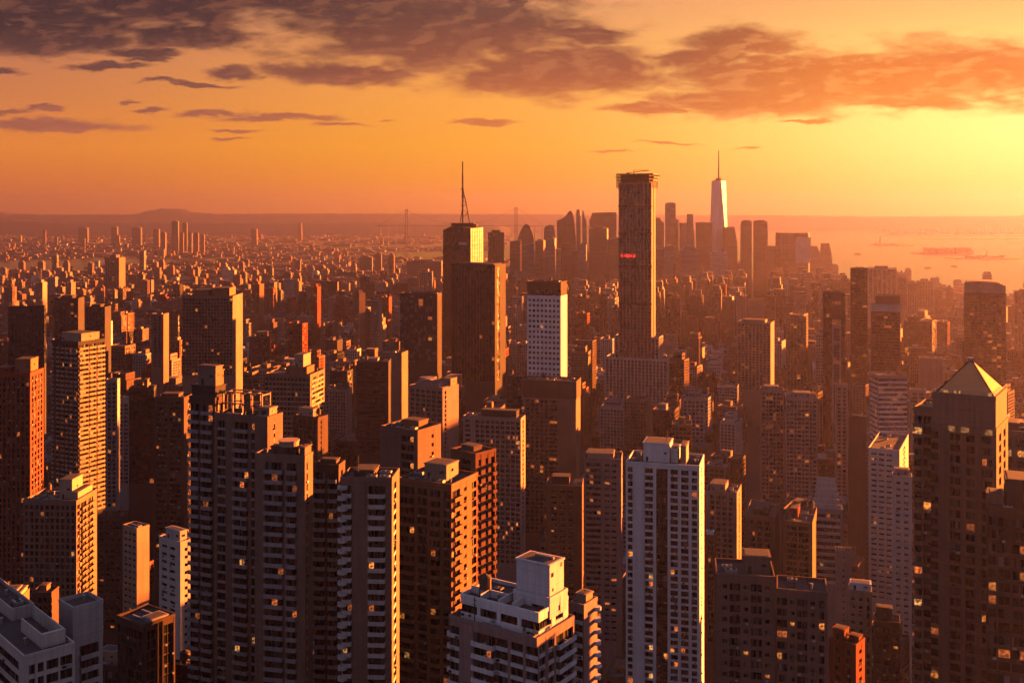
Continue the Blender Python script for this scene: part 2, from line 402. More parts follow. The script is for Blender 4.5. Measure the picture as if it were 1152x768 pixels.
def volume(root, x0, x1, y0, y1, z0, z1, zlow, wm, gm, ft, st, fh, near, name='wall', lit=.042, sill=.30, alt=None, bp=1.1, span=None, roofm=None, lt=None, bare=False, T=.55):
    """one block of a building in the root's frame; facade detail from zlow up, the same wall plain below it"""
    global D_NEAR
    D_NEAR = near > 0
    mb = MB(); panes = []
    W, D_ = x1 - x0, y1 - y0; zl = max(z0, min(zlow, z1 - 3))
    g = T + .004
    faces = [((x0, y0), (1, 0), (0, -1), W, ft, 0), ((x1, y0 + g), (0, 1), (1, 0), D_ - 2 * g, st, 1), ((x0, y1 - g), (0, -1), (-1, 0), D_ - 2 * g, lt or st, 2)]
    par = 1.0
    if bare:
        mb.box(x0, x1, y0, y1, z0, z1, wm, (1,))
    else:
        for (P0, uu, nn, w, tx, fi) in faces:
            facade(mb, P0, uu, nn, w, zl, z1, tx, fh, wm, gm, panes, lit, T, sill, fi, alt, bp, span)
        mb.box(x0, x1, y1 - T, y1, zl, z1, wm, (0, 2))          # rear wall
        mb.box(x0 + T, x1 - T, y0 + T, y1 - T - .01, zl, z1 - .2, DMETAL, (0, 1))
        if zl > z0 + .5: mb.box(x0 + .02, x1 - .02, y0 + .02, y1 - .02, z0, zl, wm, (1,))
    # roof deck and parapet
    rm = roofm or ROOF
    mb.box(x0 + .3, x1 - .3, y0 + .3, y1 - .3, z1 - .3, z1 + .02, rm, (0,))
    e = .06
    mb.box(x0 - e, x1 + e, y0 - e, y0 + .3, z1 + .004, z1 + par, wm); mb.box(x0 - e, x1 + e, y1 - .3, y1 + e, z1 + .004, z1 + par, wm)
    mb.box(x0 - e, x0 + .3, y0 + .3, y1 - .3, z1 + .004, z1 + par, wm); mb.box(x1 - .3, x1 + e, y0 + .3, y1 - .3, z1 + .004, z1 + par, wm)
    fd = {fi: (P0, uu, nn) for (P0, uu, nn, w, tx, fi) in faces}
    if near:
        order = sorted(range(len(panes)), key=lambda i: (panes[i][0] == 2, -panes[i][3]))
        left = max(0, near - NWIN.get(root.name, 0))
        ind = set(order[:left]); NWIN[root.name] = NWIN.get(root.name, 0) + len(ind)
        rest = MB()
        for i, (fi, u0, u1, a, b, l_) in enumerate(panes):
            P0, uu, nn = fd[fi]; gmx = pick_glass(gm, l_)
            if i in ind:
                me = pane_mesh(u1 - u0, b - a, gmx); o_ = bpy.data.objects.new('window', me); scene.collection.objects.link(o_)
                c = (u0 + u1) / 2; off = -T + .03; o_.parent = root
                o_.location = (P0[0] + uu[0] * c + nn[0] * off, P0[1] + uu[1] * c + nn[1] * off, a)
                o_.rotation_euler = (0, 0, math.atan2(uu[1], uu[0])); kx = (u1 - u0) / max(.5, round((u1 - u0) * 2) / 2)
                o_.scale = (kx, 1, (b - a) / round(b - a, 1))
                if l_: o_['label'] = 'window with a light on inside'
            else:
                rest.quad(*pane_points(P0, uu, nn, T, u0, u1, a, b), gmx)
        if rest.f: rest.build('remaining_windows', root, 'stuff')
        ac = MB()
        for (fi, u0, u1, a, b, l_) in panes:
            if fi == 2 or RND.random() > .16: continue
            P0, uu, nn = fd[fi]; c = RND.uniform(u0 + .3, max(u0 + .31, u1 - .3)); w_ = RND.uniform(.3, .48); zz = a - RND.uniform(.5, .75) if b - a < fh * .95 else a + .1
            q = [(P0[0] + uu[0] * x + nn[0] * y, P0[1] + uu[1] * x + nn[1] * y) for x, y in ((c - w_, .42), (c + w_, .42), (c + w_, -.03), (c - w_, -.03))]
            ac.hexa([(*p, zz) for p in q] + [(*p, zz + RND.uniform(.45, .6)) for p in q], RND.choice((METAL, FRAME, METAL, DMETAL)))
        if ac.f: ac.build('window_air_conditioners', root, 'stuff')
    else:
        for (fi, u0, u1, a, b, l_) in panes:
            P0, uu, nn = fd[fi]
            mb.quad(*pane_points(P0, uu, nn, T, u0, u1, a, b), pick_glass(gm, l_))
    return mb.build(name, root)

# ------------------------------------------------------------------ roof furniture (parts of their building)
def ac_unit(root, x, y, z, s=1.0, name='air_conditioner'):
    b = MB(); w, d_, h = 1.6 * s, 1.1 * s, 1.2 * s
    b.box(x - w, x + w, y - d_, y + d_, z + .25, z + h, METAL); b.box(x - w * .9, x - w * .7, y - d_, y + d_, z, z + .25, DMETAL); b.box(x + w * .7, x + w * .9, y - d_, y + d_, z, z + .25, DMETAL)
    for q in (-.5, .5): b.ring(x + q * w, y, .42 * w * .9, z + h + .003, z + h + .18, DMETAL, 10)
    return b.build(name, root)
def duct(root, x0, x1, y, z, r=.35):
    b = MB(); b.box(x0, x1, y - r, y + r, z + .3, z + .3 + 2 * r, METAL); b.box(x0, x0 + 2 * r, y - r * .98, y + r * .98, z, z + .3, METAL); b.box(x1 - 2 * r, x1, y - r * .98, y + r * .98, z, z + .3, METAL)
    return b.build('roof_duct', root)
def tank(root, x, y, z, r=1.8, h=3.6):
    b = MB()
    b.ring(x, y, r, z + 2, z + 2 + h, WOOD, 12)
    b.ring(x, y, r * 1.1, z + 2.002 + h, z + 3.1 + h, DMETAL, 12, .05)
    for sx in (-1, 1):
        for sy in (-1, 1): b.bar((x + sx * r * .65, y + sy * r * .65, z), (x + sx * r * .65, y + sy * r * .65, z + 2), .12, DMETAL)
    return b.build('water_tank', root)
def mast(root, x, y, z, h, r=.15, name='antenna'):
    b = MB(); b.bar((x, y, z), (x, y, z + h), r, DMETAL)
    for k in (.45, .7, .88): b.bar((x - h * .08, y, z + h * k), (x + h * .08, y, z + h * k), r * .7, DMETAL)
    return b.build(name, root)
def hut(root, x0, x1, y0, y1, z, h, wm, name='penthouse', door=True):
    b = MB(); b.box(x0, x1, y0, y1, z, z + h, wm, (0, 1)); e = .25
    b.box(x0 - e, x1 + e, y0 - e, y1 + e, z + h, z + h + .35, wm)
    b.box(x0 + .4, x1 - .4, y0 + .4, y1 - .4, z + h + .35, z + h + .42, ROOF, (0,))
    if door and x1 - x0 > 4 and h > 2.6:
        b.box(x0 + 1.2, x0 + 2.2, y0 - .05, y0 - .004, z + .1, z + 2.2, DMETAL)
        b.box(x1 - 2.6, x1 - 1.2, y0 - .05, y0 - .004, z + h * .45, z + h * .45 + .9, GLASS)
        b.box(x1 + .004, x1 + .05, (y0 + y1) / 2 - .7, (y0 + y1) / 2 + .7, z + h * .5, z + h * .5 + .9, GLASS)
    return b.build(name, root)
def clutter(root, x0, x1, y0, y1, z, n, seed=0, keep=()):
    r = random.Random(seed); W, D_ = x1 - x0, y1 - y0; used = list(keep); done = 0
    for _ in range(n * 6):
        if done >= n: break
        x, y = r.uniform(x0 + 2.2, x1 - 2.2) if W > 5 else (x0 + x1) / 2, r.uniform(y0 + 2, y1 - 2) if D_ > 5 else (y0 + y1) / 2
        if any(a - 2.4 < x < b + 2.4 and c - 2.4 < y < d_ + 2.4 for a, b, c, d_ in used): continue
        k = r.random(); s = r.uniform(.6, 1.1)
        if k < .45: ac_unit(root, x, y, z, s)
        elif k < .6: duct(root, max(x0 + .5, x - 3), min(x1 - .5, x + 3), y, z, .3)
        elif k < .72 and W > 8: tank(root, x, y, z, r.uniform(1.2, 1.9), r.uniform(2.4, 3.6))
        elif k < .88:
            b = MB(); b.ring(x, y, .3, z, z + 1.4, METAL, 8); b.ring(x, y, .5, z + 1.402, z + 1.7, METAL, 8); b.build('roof_vent', root)
        else: mast(root, x, y, z, r.uniform(4, 8), .09)
        used.append((x - 1, x + 1, y - 1, y + 1)); done += 1

# ------------------------------------------------------------------ the ground, the water, the hills
LANDM = plain_mat('city_ground', (.07, .06, .055), .95, 0, .004, .8)
FARLAND = plain_mat('far_land', (.10, .075, .06), .95, 0, .0015, .8)
HILLM = plain_mat('wooded_hills', (.07, .065, .055), .95, 0, .0008, .6)
def water_mat():
    m_, b = mat('harbour_water')
    o_ = b.new('ShaderNodeTexCoord').outputs['Object']
    n = b.noise(b.vm('MULTIPLY', o_, (.012, .03, 1)), 1.0, 8, .65)
    big = b.noise(b.vm('MULTIPLY', o_, (.0006, .0022, 1)), 1.0, 5, .6)
    finish(b, (.06, .05, .04), b.m('ADD', .06, b.m('MULTIPLY', big, .22)), n, .3, .8, 0, None, 0, .8)
    return m_
WATER = water_mat()
g = MB(); g.quad((-14000, -1500, 0), (14000, -1500, 0), (14000, 19500, 0), (-14000, 19500, 0), LANDM)
tag(g.build('ground'), kind='structure')
W1 = [(1420, 352), (1152, 338), (1100, 330), (1050, 324), (1010, 319), (960, 316), (900, 313), (860, 308), (800, 306), (740, 304), (700, 301), (660, 297), (600, 294), (560, 292), (500, 291), (428, 290),
      (420, 287), (440, 284), (500, 283), (560, 281), (574, 272), (566, 262), (560, 260), (640, 258.5), (860, 258), (1152, 258), (1420, 258)]
W2 = [(-260, 322), (-60, 314), (0, 309), (70, 307), (100, 303), (112, 299), (180, 296), (300, 292), (305, 290.5), (180, 291), (96, 290.5), (60, 292), (0, 293.5), (-60, 294), (-260, 296)]
W3 = [(300, 279.5), (420, 277), (560, 274), (560, 276), (420, 280), (300, 281)]
for nm, w in (('harbor_water', W1), ('river_water', W2), ('creek_water', W3)):
    b = MB(); pts = [ground_at(*p) for p in w]
    b.v = [(x, y, 1.0) for x, y in pts]; b.f = [tuple(range(len(pts)))]; b.k = [b.mi(WATER)]
    o_ = b.build(nm); tag(o_, kind='structure')
    if o_.data.polygons[0].normal.z < 0: o_.data.flip_normals()
def in_poly(px, py, poly):
    c = False; j = len(poly) - 1
    for i in range(len(poly)):
        xi, yi = poly[i]; xj, yj = poly[j]
        if (yi > py) != (yj > py) and px < (xj - xi) * (py - yi) / (yj - yi) + xi: c = not c
        j = i
    return c
def ridge(name, D, prof, thick, m_, seed):
    r = random.Random(seed); b = MB(); pts = []
    x = prof[0][0]
    while x <= prof[-1][0]:
        for (a, ya), (c, yc) in zip(prof, prof[1:]):
            if a <= x <= c:
                t = (x - a) / (c - a); t = t * t * (3 - 2 * t); y = ya + (yc - ya) * t; break
        pts.append((x, y + r.uniform(-.22, .22))); x += 5
    rows = [(-thick, 0), (-thick * .55, .55), (-thick * .2, .9), (0, 1), (thick * .4, .8), (thick, 0)]
    n = len(pts)
    for dy, k in rows:
        for px, py in pts: b.v.append(((px - 576) / F * D, D + dy * r.uniform(.9, 1.1), max(-.5, zt(py, D) * k * (1 if k in (0, 1) else r.uniform(.9, 1.06)))))
    for i in range(len(rows) - 1):
        for j in range(n - 1): b.f.append((i * n + j, i * n + j + 1, (i + 1) * n + j + 1, (i + 1) * n + j)); b.k.append(b.mi(m_))
    o_ = b.build(name); o_.data.shade_smooth(); tag(o_, kind='structure'); return o_
ridge('hills', 17800, [(-260, 240), (-60, 239), (5, 238.2), (20, 240.3), (60, 241.3), (150, 241), (172, 236.5), (184, 234.3), (196, 235.2), (206, 234.8), (222, 239), (250, 240.6), (360, 240.2), (560, 240.8), (860, 242), (1000, 243.5), (1120, 243), (1200, 241.5), (1420, 241)], 900, HILLM, 3)
ridge('foothills', 14200, [(-260, 249), (0, 247.5), (100, 250), (300, 250.5), (430, 250), (560, 251.5), (575, 257.5)], 700, HILLM, 4)

# ------------------------------------------------------------------ placing a building by the direction of its edges and its distance
HEROES = []          # (x0, x1, ytop, D, visible bottom row, short name)
FOOT = []            # (x, y, radius)
def solve(xl, xm, xr, D, ratio, yaw):
    tl, tm = (xl - 576) / F, (xm - 576) / F; X = tm * D
    def wd(a):
        den = math.cos(a) + tl * math.sin(a)
        w = (X - tl * D) / den if den > .05 else -1
        if xr is None: return w, w * ratio
        tr = (xr - 576) / F; den = math.sin(a) - tr * math.cos(a)
        return w, ((tr * D - X) / den if den > 1e-4 else -1)
    if yaw is not None: a = R(yaw)
    elif xr is None: a = math.atan(tm) * .9 if tm > 0 else R(0)
    else:
        best = None
        for i in range(-10, 66):
            w, d_ = wd(R(i))
            if w <= 0 or d_ <= 0: continue
            c = abs(math.log(d_ / w / ratio)) + .035 * abs(i - 13)
            if best is None or c < best[0]: best = (c, R(i))
        a = best[1]
    w, d_ = wd(a)
    return a, w, min(d_, w * 3.2)
class Bld:
    def __init__(s, name, label, cat, xl, xm, xr, yt, D, vb, short=None, mirror=False, ratio=.85, yaw=None, group=None):
        s.D = D; s.short = short
        if mirror: a, s.W, s.Dp = solve(1152 - xr, 1152 - xm, 1152 - xl, D, ratio, yaw)
        else: a, s.W, s.Dp = solve(xl, xm, xr, D, ratio, yaw)
        X = (xm - 576) / F * D; cw, sw = math.cos(a), math.sin(a)
        if mirror:
            uu, vv = (cw, sw), (-sw, cw); cx = X + uu[0] * s.W / 2 + vv[0] * s.Dp / 2; cy = D + uu[1] * s.W / 2 + vv[1] * s.Dp / 2; rz = a
        else:
            uu, vv = (cw, -sw), (sw, cw); cx = X - uu[0] * s.W / 2 + vv[0] * s.Dp / 2; cy = D - uu[1] * s.W / 2 + vv[1] * s.Dp / 2; rz = -a
        s.root = thing(name, label, cat, (cx, cy, 0), rz, group)
        s.xl, s.xm = (xl, xm) if not mirror else (xm, xr)
        s.vb = vb; s.zv = max(0, zt(vb, D) - 12); s.yt = yt
        FOOT.append((cx, cy, math.hypot(s.W, s.Dp) * .5))
        HEROES.append((xl - 1, (xr or xm) + 1, yt, D, vb, short))
    def fx(s, px): return -s.W / 2 + s.W * (px - s.xl) / (s.xm - s.xl)
    def fy(s, f): return -s.Dp / 2 + s.Dp * f
    def z(s, py): return max(2, zt(py, s.D))
    def vol(s, px0, px1, f0, f1, yt, yb=None, wall='brown', ft='w1 g2 w1', st=None, fh=3.2, near=0, gm=None, **k):
        z0 = 0 if yb is None else s.z(yb)
        volume(s.root, s.fx(px0), s.fx(px1), s.fy(f0), s.fy(f1), z0, s.z(yt), s.zv, WALL[wall], gm or GLASS, ft, st or ft, fh, near, **k)
    def hut(s, px0, px1, f0, f1, yb, yt, wall='brown', **k):
        return hut(s.root, s.fx(px0), s.fx(px1), s.fy(f0), s.fy(f1), s.z(yb) + .03, (yb - yt) * s.D / F, WALL[wall], **k)
    def clut(s, px0, px1, f0, f1, yt, n, seed=0, keep=()):
        clutter(s.root, s.fx(px0), s.fx(px1), s.fy(f0), s.fy(f1), s.z(yt) + .03, n, seed, [(s.fx(a), s.fx(b), s.fy(c), s.fy(d_)) for a, b, c, d_ in keep])
def rep(t, n): return ' '.join([t] * n)

AP, OF = 'apartment_tower', 'office_tower'
def simple(name, label, cat, xl, xm, xr, yt, D, vb, wall, ft, st, fh=3.3, near=None, roof=(), n=5, short=None, mirror=False, ratio=.85, yaw=None, **k):
    b = Bld(name, label, cat, xl, xm, xr, yt, D, vb, short, mirror, ratio, yaw)
    if near is None: near = 100 if D <= 600 else 60 if D <= 820 else 0
    b.vol(b.xl, b.xm, 0, 1, yt, None, wall, ft, st, fh, near, **k)
    keep = []
    for (a, c, f0, f1, h, w) in roof:
        b.hut(a, c, f0, f1, yt, yt - h, w); keep.append((a, c, f0, f1))
    if n: b.clut(b.xl, b.xm, .05, .95, yt, n + (4 if D < 650 else 1), int(xl * 7 + yt), keep)
    return b

# ---- the cluster of apartment towers left of the middle
b = Bld(AP, 'tall brown tower with an open sunlit steel frame and stepped huts on its roof', 'apartment tower', 241, 301, 318, 472, 345, 768, 'the stepped-roof brown tower', yaw=22)
b.vol(241, 301, 0, 1, 472, None, 'brown', 'w1 g3 w3 b5 w1 g1.2 w4.5', 'w4 s1 w5', 3.15, 100, span=WALL['grey'], sill=.24)
b.vol(210, 240.2, .10, .9, 456, None, 'dkbrown', 'b4 w1 b4 w1', 'w1 g3 w2', 3.15, 150, bp=.9, span=WALL['grey'])
b.hut(212, 239.4, .16, .8, 456, 441, 'dkgrey', name='roof_storey')
b.hut(219, 239, .2, .62, 440, 418, 'brown')
b.hut(224, 236, .64, .86, 440, 424, 'brown')
fr = MB(); z0, z1 = b.z(472), b.z(447)
ys = [b.fy(.45), b.fy(.98)]; xs = [b.fx(243 + i * 11) for i in range(5)]
for x in xs:
    for y in ys: fr.box(x - .22, x + .22, y - .22, y + .22, z0, z1, WALL['tan'])
for y in ys:
    for zz in (z0 + 3.4, z1 - .1): fr.box(xs[0] - .3, xs[-1] + .3, y - .18, y + .18, zz, zz + .4, WALL['tan'])
for x in xs: fr.box(x - .15, x + .15, ys[0] + .19, ys[1] - .19, z1 - .5, z1 - .12, WALL['tan'])
fr.build('roof_frame', b.root)
b.hut(286, 298, .3, .8, 472, 462, 'tan'); b.clut(243, 300, .05, .42, 472, 5, 3)

b = Bld(AP, 'brown balcony tower with a round roof drum, right beside the open steel frame tower', 'apartment tower', 287, 343, 352, 516, 322, 768, 'the drum-topped balcony tower', yaw=13)
b.vol(287, 343, 0, 1, 516, None, 'brown', 'w3 b6 w1 b3.2 w2.6', 'w1 g1.5 w5', 3.15, 110, bp=1.0, span=WALL['grey'])
b.hut(303, 331, .2, .85, 516, 506, 'dkbrown')
d_ = MB(); d_.ring(b.fx(320), b.fy(.55), 3.0, b.z(506) + .4, b.z(499), WALL['tan'], 20); d_.ring(b.fx(320), b.fy(.55), 3.3, b.z(499) + .003, b.z(498), WALL['tan'], 20); d_.build('roof_drum', b.root)
b.hut(336, 342, .1, .9, 516, 505, 'brown', door=False); b.clut(289, 302, .1, .9, 516, 3, 5)

b = simple(AP, 'dark balcony tower with a low gabled roof hut, between the drum-topped and curved-corner towers', 'apartment tower', 353, 381, None, 526, 345, 768, 'dkbrown', 'b4 w1 b3 w.6', 'w2 g2 w2', 3.15, 100, [(358, 376, .3, .8, 6, 'dkbrown')], 4, yaw=8, span=WALL['grey'])

b = Bld(AP, 'brown tower with rounded white balcony corners and two wide blank brick strips', 'apartment tower', 383, 441, None, 541, 312, 768, 'the curved-corner balcony tower', yaw=4, ratio=.8)
b.vol(383, 441, 0, 1, 541, None, 'brown', 'w.6 b3.2 a5.4 b5.6 w2.2', 'w1 g2 w2', 3.1, 110, bp=1.25, sill=.3, span=WALL['pale'])
cr = MB()
for i in range(42):
    zz = b.z(541) - 1.6 - i * 3.1
    cr.ring(b.fx(385.4), b.fy(.0) - .2, 1.5, zz - .9, zz, WALL['pale'], 14)
cr.build('corner_balconies', b.root, 'stuff')
b.hut(395, 418, .3, .9, 541, 534, 'dkbrown'); b.clut(384, 440, .05, .28, 541, 4, 8); b.clut(419, 440, .3, .9, 541, 2, 9)

b = simple(AP, 'tall brown block whose upper right wall is a blank orange sunlit slab', 'apartment tower', 428, 470, 496, 487, 385, 768, 'brown', 'a4 w1 g3 w1', 'w6 s1 w3', 3.2, 60, [(440, 458, .5, .9, 7, 'rust')], 4, 'the blank orange slab tower')
b = simple(AP, 'brick balcony tower catching sun down its whole right side, nearer of the joined pair', 'apartment tower', 448, 508, 537, 548, 342, 768, 'rust', 'b5 w1 g3 w1 b3 w1 g2 w.6', 'b3 w1.5 s1.2 w2 g2', 3.15, 110, [(467, 492, .35, .8, 17, 'tan')], 6, 'the sunlit brick tower', bp=1.1, sill=.26)
b = simple(AP, 'taller brick tower with sunlit right side, rising behind the sunlit brick balcony tower', 'apartment tower', 507, 535, 558, 513, 372, 768, 'rust', 'w2 g2 w1', 'w1 g1.4 w2.2 g1.4 w1.5 b2', 3.15, 80, [(512, 526, .3, .7, 6, 'brown')], 5)

# ---- the white and pale ones in front
b = Bld(AP, 'white tower with tall ribs and a pale windowless block on its roof', 'apartment tower', 704, 787, 792, 526, 470, 768, 'the white ribbed tower', yaw=15)
b.vol(704, 787, 0, 1, 526, None, 'white', 'w1 g2.4 w1 p4.6 w.5 g4 w1.6 d5.6 w1.4 g3.7 p1.5 g3.7 p1.5 g2.6 w1.2', 'w2 s1 w3', 3.15, 130, sill=.30)
b.hut(722, 752, .25, .8, 526, 505, 'white'); b.hut(753, 761, .3, .75, 526, 511, 'white', door=False); b.hut(765, 771, .2, .7, 526, 506, 'tan', door=False)
b.clut(772, 786, .1, .9, 526, 3, 2); b.clut(705, 721, .1, .9, 526, 3, 4); mast(b.root, b.fx(747), b.fy(.5), b.z(504), 5)

b = Bld(AP, 'white stepped block with a big plain white cube on its roof terraces', 'apartment building', 505, 604, 646, 722, 262, 768, 'the white cube block', yaw=34)
b.vol(505, 604, 0, 1, 722, None, 'rose', 'g2.6 w.5 a3 b3 b2.4 g3 w.6 g3 w.6 g2.6', 'w.5 g2 w1 g2 w.6 b3 b3', 3.1, 90, span=WALL['white'])
b.vol(512, 600, .14, .93, 698, 722, 'white', 'g3 w.5 g3 w.6 g3 w.6 g3', 'g3 w1 g2 w1', 3.1, 120, lit=.01)
b.vol(560, 600.6, .42, .90, 688, 698, 'white', 'w3 g2 w1', 'w2 g1 w2', 3.0, 124)
b.hut(561, 598, .48, .86, 688, 649, 'white', name='roof_cube', door=False)
cb = MB(); xx = b.fx(598) + .006; cb.box(xx, xx + .04, b.fy(.52), b.fy(.58), b.z(663), b.z(658), GLASS); cb.box(xx, xx + .04, b.fy(.77), b.fy(.82), b.z(656), b.z(651), GLASS); cb.box(xx, xx + .04, b.fy(.55), b.fy(.58), b.z(680), b.z(676), GLASS)
cb.build('cube_windows', b.root, 'stuff')
b.clut(565, 595, .5, .84, 648.4, 3, 6)
b.clut(513, 556, .2, .85, 698, 5, 7); b.clut(506, 603, .0, .12, 722, 3, 8)
tr = MB()
for (a, c, f0, f1) in ((513, 556, .38, .40), (534, 535, .16, .38), (556, 557, .14, .62), (571, 572, .14, .42)):
    tr.box(b.fx(a), b.fx(c), b.fy(f0), b.fy(f1), b.z(698) + .03, b.z(698) + 1.9, WALL['white'])
tr.build('terrace_walls', b.root, 'stuff')
WC = b
b = Bld(AP, 'narrow tan-sided block with round white balconies, just right of the white cube block', 'apartment building', 641, 657, 672, 684, 285, 768, yaw=34)
b.vol(641, 657, 0, 1, 684, None, 'rose', 'w1 g4 w.5', 'w5', 3.1, 60, span=WALL['white'])
b.clut(642, 656, .1, .9, 684, 3, 2)
rb = MB()
for i in range(24):
    rb.ring(b.W / 2 + .2, b.Dp / 2 - .6, 1.15, b.z(684) - 2.4 - i * 3.1, b.z(684) - 1.4 - i * 3.1, WALL['white'], 12)
rb.build('round_balconies', b.root, 'stuff')
b.hut(643, 654, .35, .85, 684, 674, 'tan')

b = Bld(AP, 'pale block with a sunken roof terrace and blank upper wall, lower left corner', 'apartment building', -70, 27, 84, 742, 250, 768, 'the pale terrace block', yaw=47)
b.vol(-70, 27, 0, 1, 742, None, 'pale', 'g3 w1 g3 w1 g3 w.6', 'w.8 g2 w.8 g2 w.8 g4 w.5 g4', 3.3, 80)
b.vol(-62, -10, .5, .97, 731, 742, 'pale', 'w4', 'w4', 3.1, 0)
hh = MB()
for (a, c, f0, f1) in ((-8, 22, .90, .93), (20.5, 22, .45, .895), (2, 20, .45, .48)): hh.box(b.fx(a), b.fx(c), b.fy(f0), b.fy(f1), b.z(742) + .05, b.z(742) + 3.4, WALL['pale'])
hh.build('roof_screen_walls', b.root, 'stuff')
b.clut(-60, 22, .1, .46, 742, 6, 5); b.clut(-60, -12, .55, .95, 731, 4, 15)
b = Bld(AP, 'pale blank-topped block with curved balconies below, joined to the pale terrace block', 'apartment building', 66, 82, 116, 687, 278, 768, yaw=44)
b.vol(66, 82, 0, 1, 687, 722, 'pale', 'w4', 'w4', 3.3, 0, bare=True, name='upper_wall')
b.vol(66.1, 81.9, .003, .997, 722.3, None, 'pale', 'w1 g2 w1', 'w1.2 b5 w.6', 3.3, 60)
b.clut(67, 81, .1, .9, 687, 5, 25)

# ---- pyramid tower on the right
b = Bld(OF, 'brown stone tower with a pyramid roof of bronze, gold on its sunlit side', 'tower', 1047, 1121, 1134, 450, 300, 768, 'the pyramid-roofed tower', yaw=33)
b.vol(1047, 1121, .0, 1, 486, None, 'brown', 'g1.6 w.8 p1.6 g2.2 w.5 p.6 g1.9 p1 w.3 g2.2 w.8', 'w2 g2 w2 g2 w2', 3.15, 100, lit=.09)
b.vol(1049, 1120, .03, .97, 451, 486, 'brown', 'w5', 'w5', 3.2, 0, bare=True, name='upper_wall')
pm = MB(); X0, X1, Y0, Y1 = b.fx(1052), b.fx(1118.5), b.fy(.06), b.fy(.95); z0, z1 = b.z(450.5) + .4, b.z(411)
xc, yc = (X0 + X1) / 2, (Y0 + Y1) / 2
A, B_, C_, D_, E_ = (X0, Y0, z0), (X1, Y0, z0), (X1, Y1, z0), (X0, Y1, z0), (xc, yc, z1)
pm.v = [A, B_, C_, D_, E_]; pm.f = [(0, 1, 4), (1, 2, 4), (2, 3, 4), (3, 0, 4), (3, 2, 1, 0)]; pm.k = [pm.mi(COPPER)] * 5
pm.build('pyramid_roof', b.root)
rb = MB()
for q in (A, B_, C_, D_): rb.bar(q, E_, .16, DMETAL)
rb.ring(xc, yc, .9, z1 - 1.0, z1 + .4, METAL, 10); rb.build('roof_ridges', b.root, 'stuff')
cl_ = MB(); zr = b.z(451) + 1.0
for (xa, ya), (xb, yb) in (((b.fx(1049), b.fy(.03)), (b.fx(1120), b.fy(.03))), ((b.fx(1120), b.fy(.03)), (b.fx(1120), b.fy(.97)))):
    for q in range(13):
        x, y = xa + (xb - xa) * q / 12, ya + (yb - ya) * q / 12; cl_.bar((x, y, zr), (x, y, zr + 1.0), .05, METAL)
    cl_.bar((xa, ya, zr + 1.0), (xb, yb, zr + 1.0), .05, METAL)
cl_.build('parapet_rail', b.root, 'stuff')
fl = MB()
for px, w in ((1051, .5), (1060, 1.3), (1064, .9), (1074, .4), (1079, .4), (1113, .9)):
    x = b.fx(px); y = b.fy(.03) + .8; fl.box(x - w / 2, x + w / 2, y, y + .3, zr, zr + .8, LITY)
fl.build('roof_floodlights', b.root, 'stuff')
lw = MB()
for x0, x1 in ((1068, 1075), (1082, 1091), (1109, 1117)): lw.box(b.fx(x0), b.fx(x1), b.fy(0) - .6, b.fy(0) - .57, b.z(490), b.z(484), LITY)
lw.build('lit_top_windows', b.root, 'stuff')
b.vol(1024.5, 1046.5, .15, .9, 472, None, 'brown', 'b3 w.6 g3 w.5', 'w2 g2 w1', 3.15, 130, bp=.9); b.clut(1026, 1045, .2, .8, 472, 4, 3)
simple(OF, 'brown stone wing with square windows, right behind the pyramid-roofed tower', 'tower', 1122, 1196, None, 492, 352, 768, 'brown', 'w1 g1.6 w1 g1.6 w1.2 g1.6 w1 g1.6 w1', 'w1 g1 w1', 3.6, 80, [(1128, 1147, .3, .8, 8, 'brown')], 4, yaw=24)
b = Bld(AP, 'dark gridded block with many lit windows below a slate roof box, lower right corner', 'apartment building', 1112, 1215, None, 583, 262, 768, 'the lit-window corner block', yaw=22)
b.vol(1112, 1215, 0, 1, 583, None, 'dkbrown', 'g1.5 w.4 g2.2 w.4 g2.8 w.4 g2.8 w.4 g2.8 w.4 g2.8', 'w1 g2 w1', 3.3, 100, lit=.13)
b.hut(1134, 1212, .3, .9, 583, 553, 'dkgrey'); b.hut(1114, 1131, .4, .8, 583, 574, 'brown'); b.clut(1113, 1210, .04, .26, 583, 6, 12)

# ---- lower right group
b = Bld(AP, 'brown gridded tower with two roof huts and scattered lit windows, low in the middle right', 'apartment building', 806, 872, None, 652, 305, 768, 'the twin-hut brown tower', yaw=9)
b.vol(806, 872, 0, 1, 652, None, 'brown', 'w1.2 s1 w.4 g2.2 w.6 s1 w.5 g2.2 w.6 s1 w1', 'w2 g2 w1', 3.15, 100, lit=.06)
b.hut(838, 868, .3, .8, 652, 633, 'brown'); b.clut(808, 836, .1, .9, 652, 4, 3)
simple(AP, 'brown gridded wing with a blue-lit flat roof, joined to the twin-hut brown tower', 'apartment building', 874, 931, None, 670, 302, 768, 'brown', 'g2.2 w.6 s1 w.5 g2.2 w.6 s1 w.8 g1.2 w.6', 'w2 g2 w1', 3.15, 100, (), 6, yaw=14, lit=.06)
simple(AP, 'dark red brick building with a red sunlit roof edge, beside the brown gridded wing', 'apartment building', 933, 963, 973, 728, 372, 768, 'red', 'w1 g1 w1 g1 w1', 'w1 s1 w1', 3.2, 60, [(935, 948, .2, .7, 13, 'red'), (950, 961, .5, .9, 6, 'red')], 2)
simple(AP, 'slim block with a white cap wall, right of the brown gridded wing', 'apartment building', 955, 981, None, 668, 430, 768, 'tan', 'w.6 s1 w1 s1 w1 g.8 w.6', 'w2 g1 w2', 3.2, 70, [(957, 980, .3, .9, 8, 'white')], 3)
simple(AP, 'dark narrow block with a yellow roof lamp hut, right of the white-capped slim block', 'apartment building', 983, 1013, None, 703, 420, 768, 'dkbrown', 'w.5 s1 w.5 g1.6 w.5 s1 w.5', 'w2 g1 w2', 3.2, 60, [(986, 1004, .3, .8, 14, 'dkbrown')], 3)
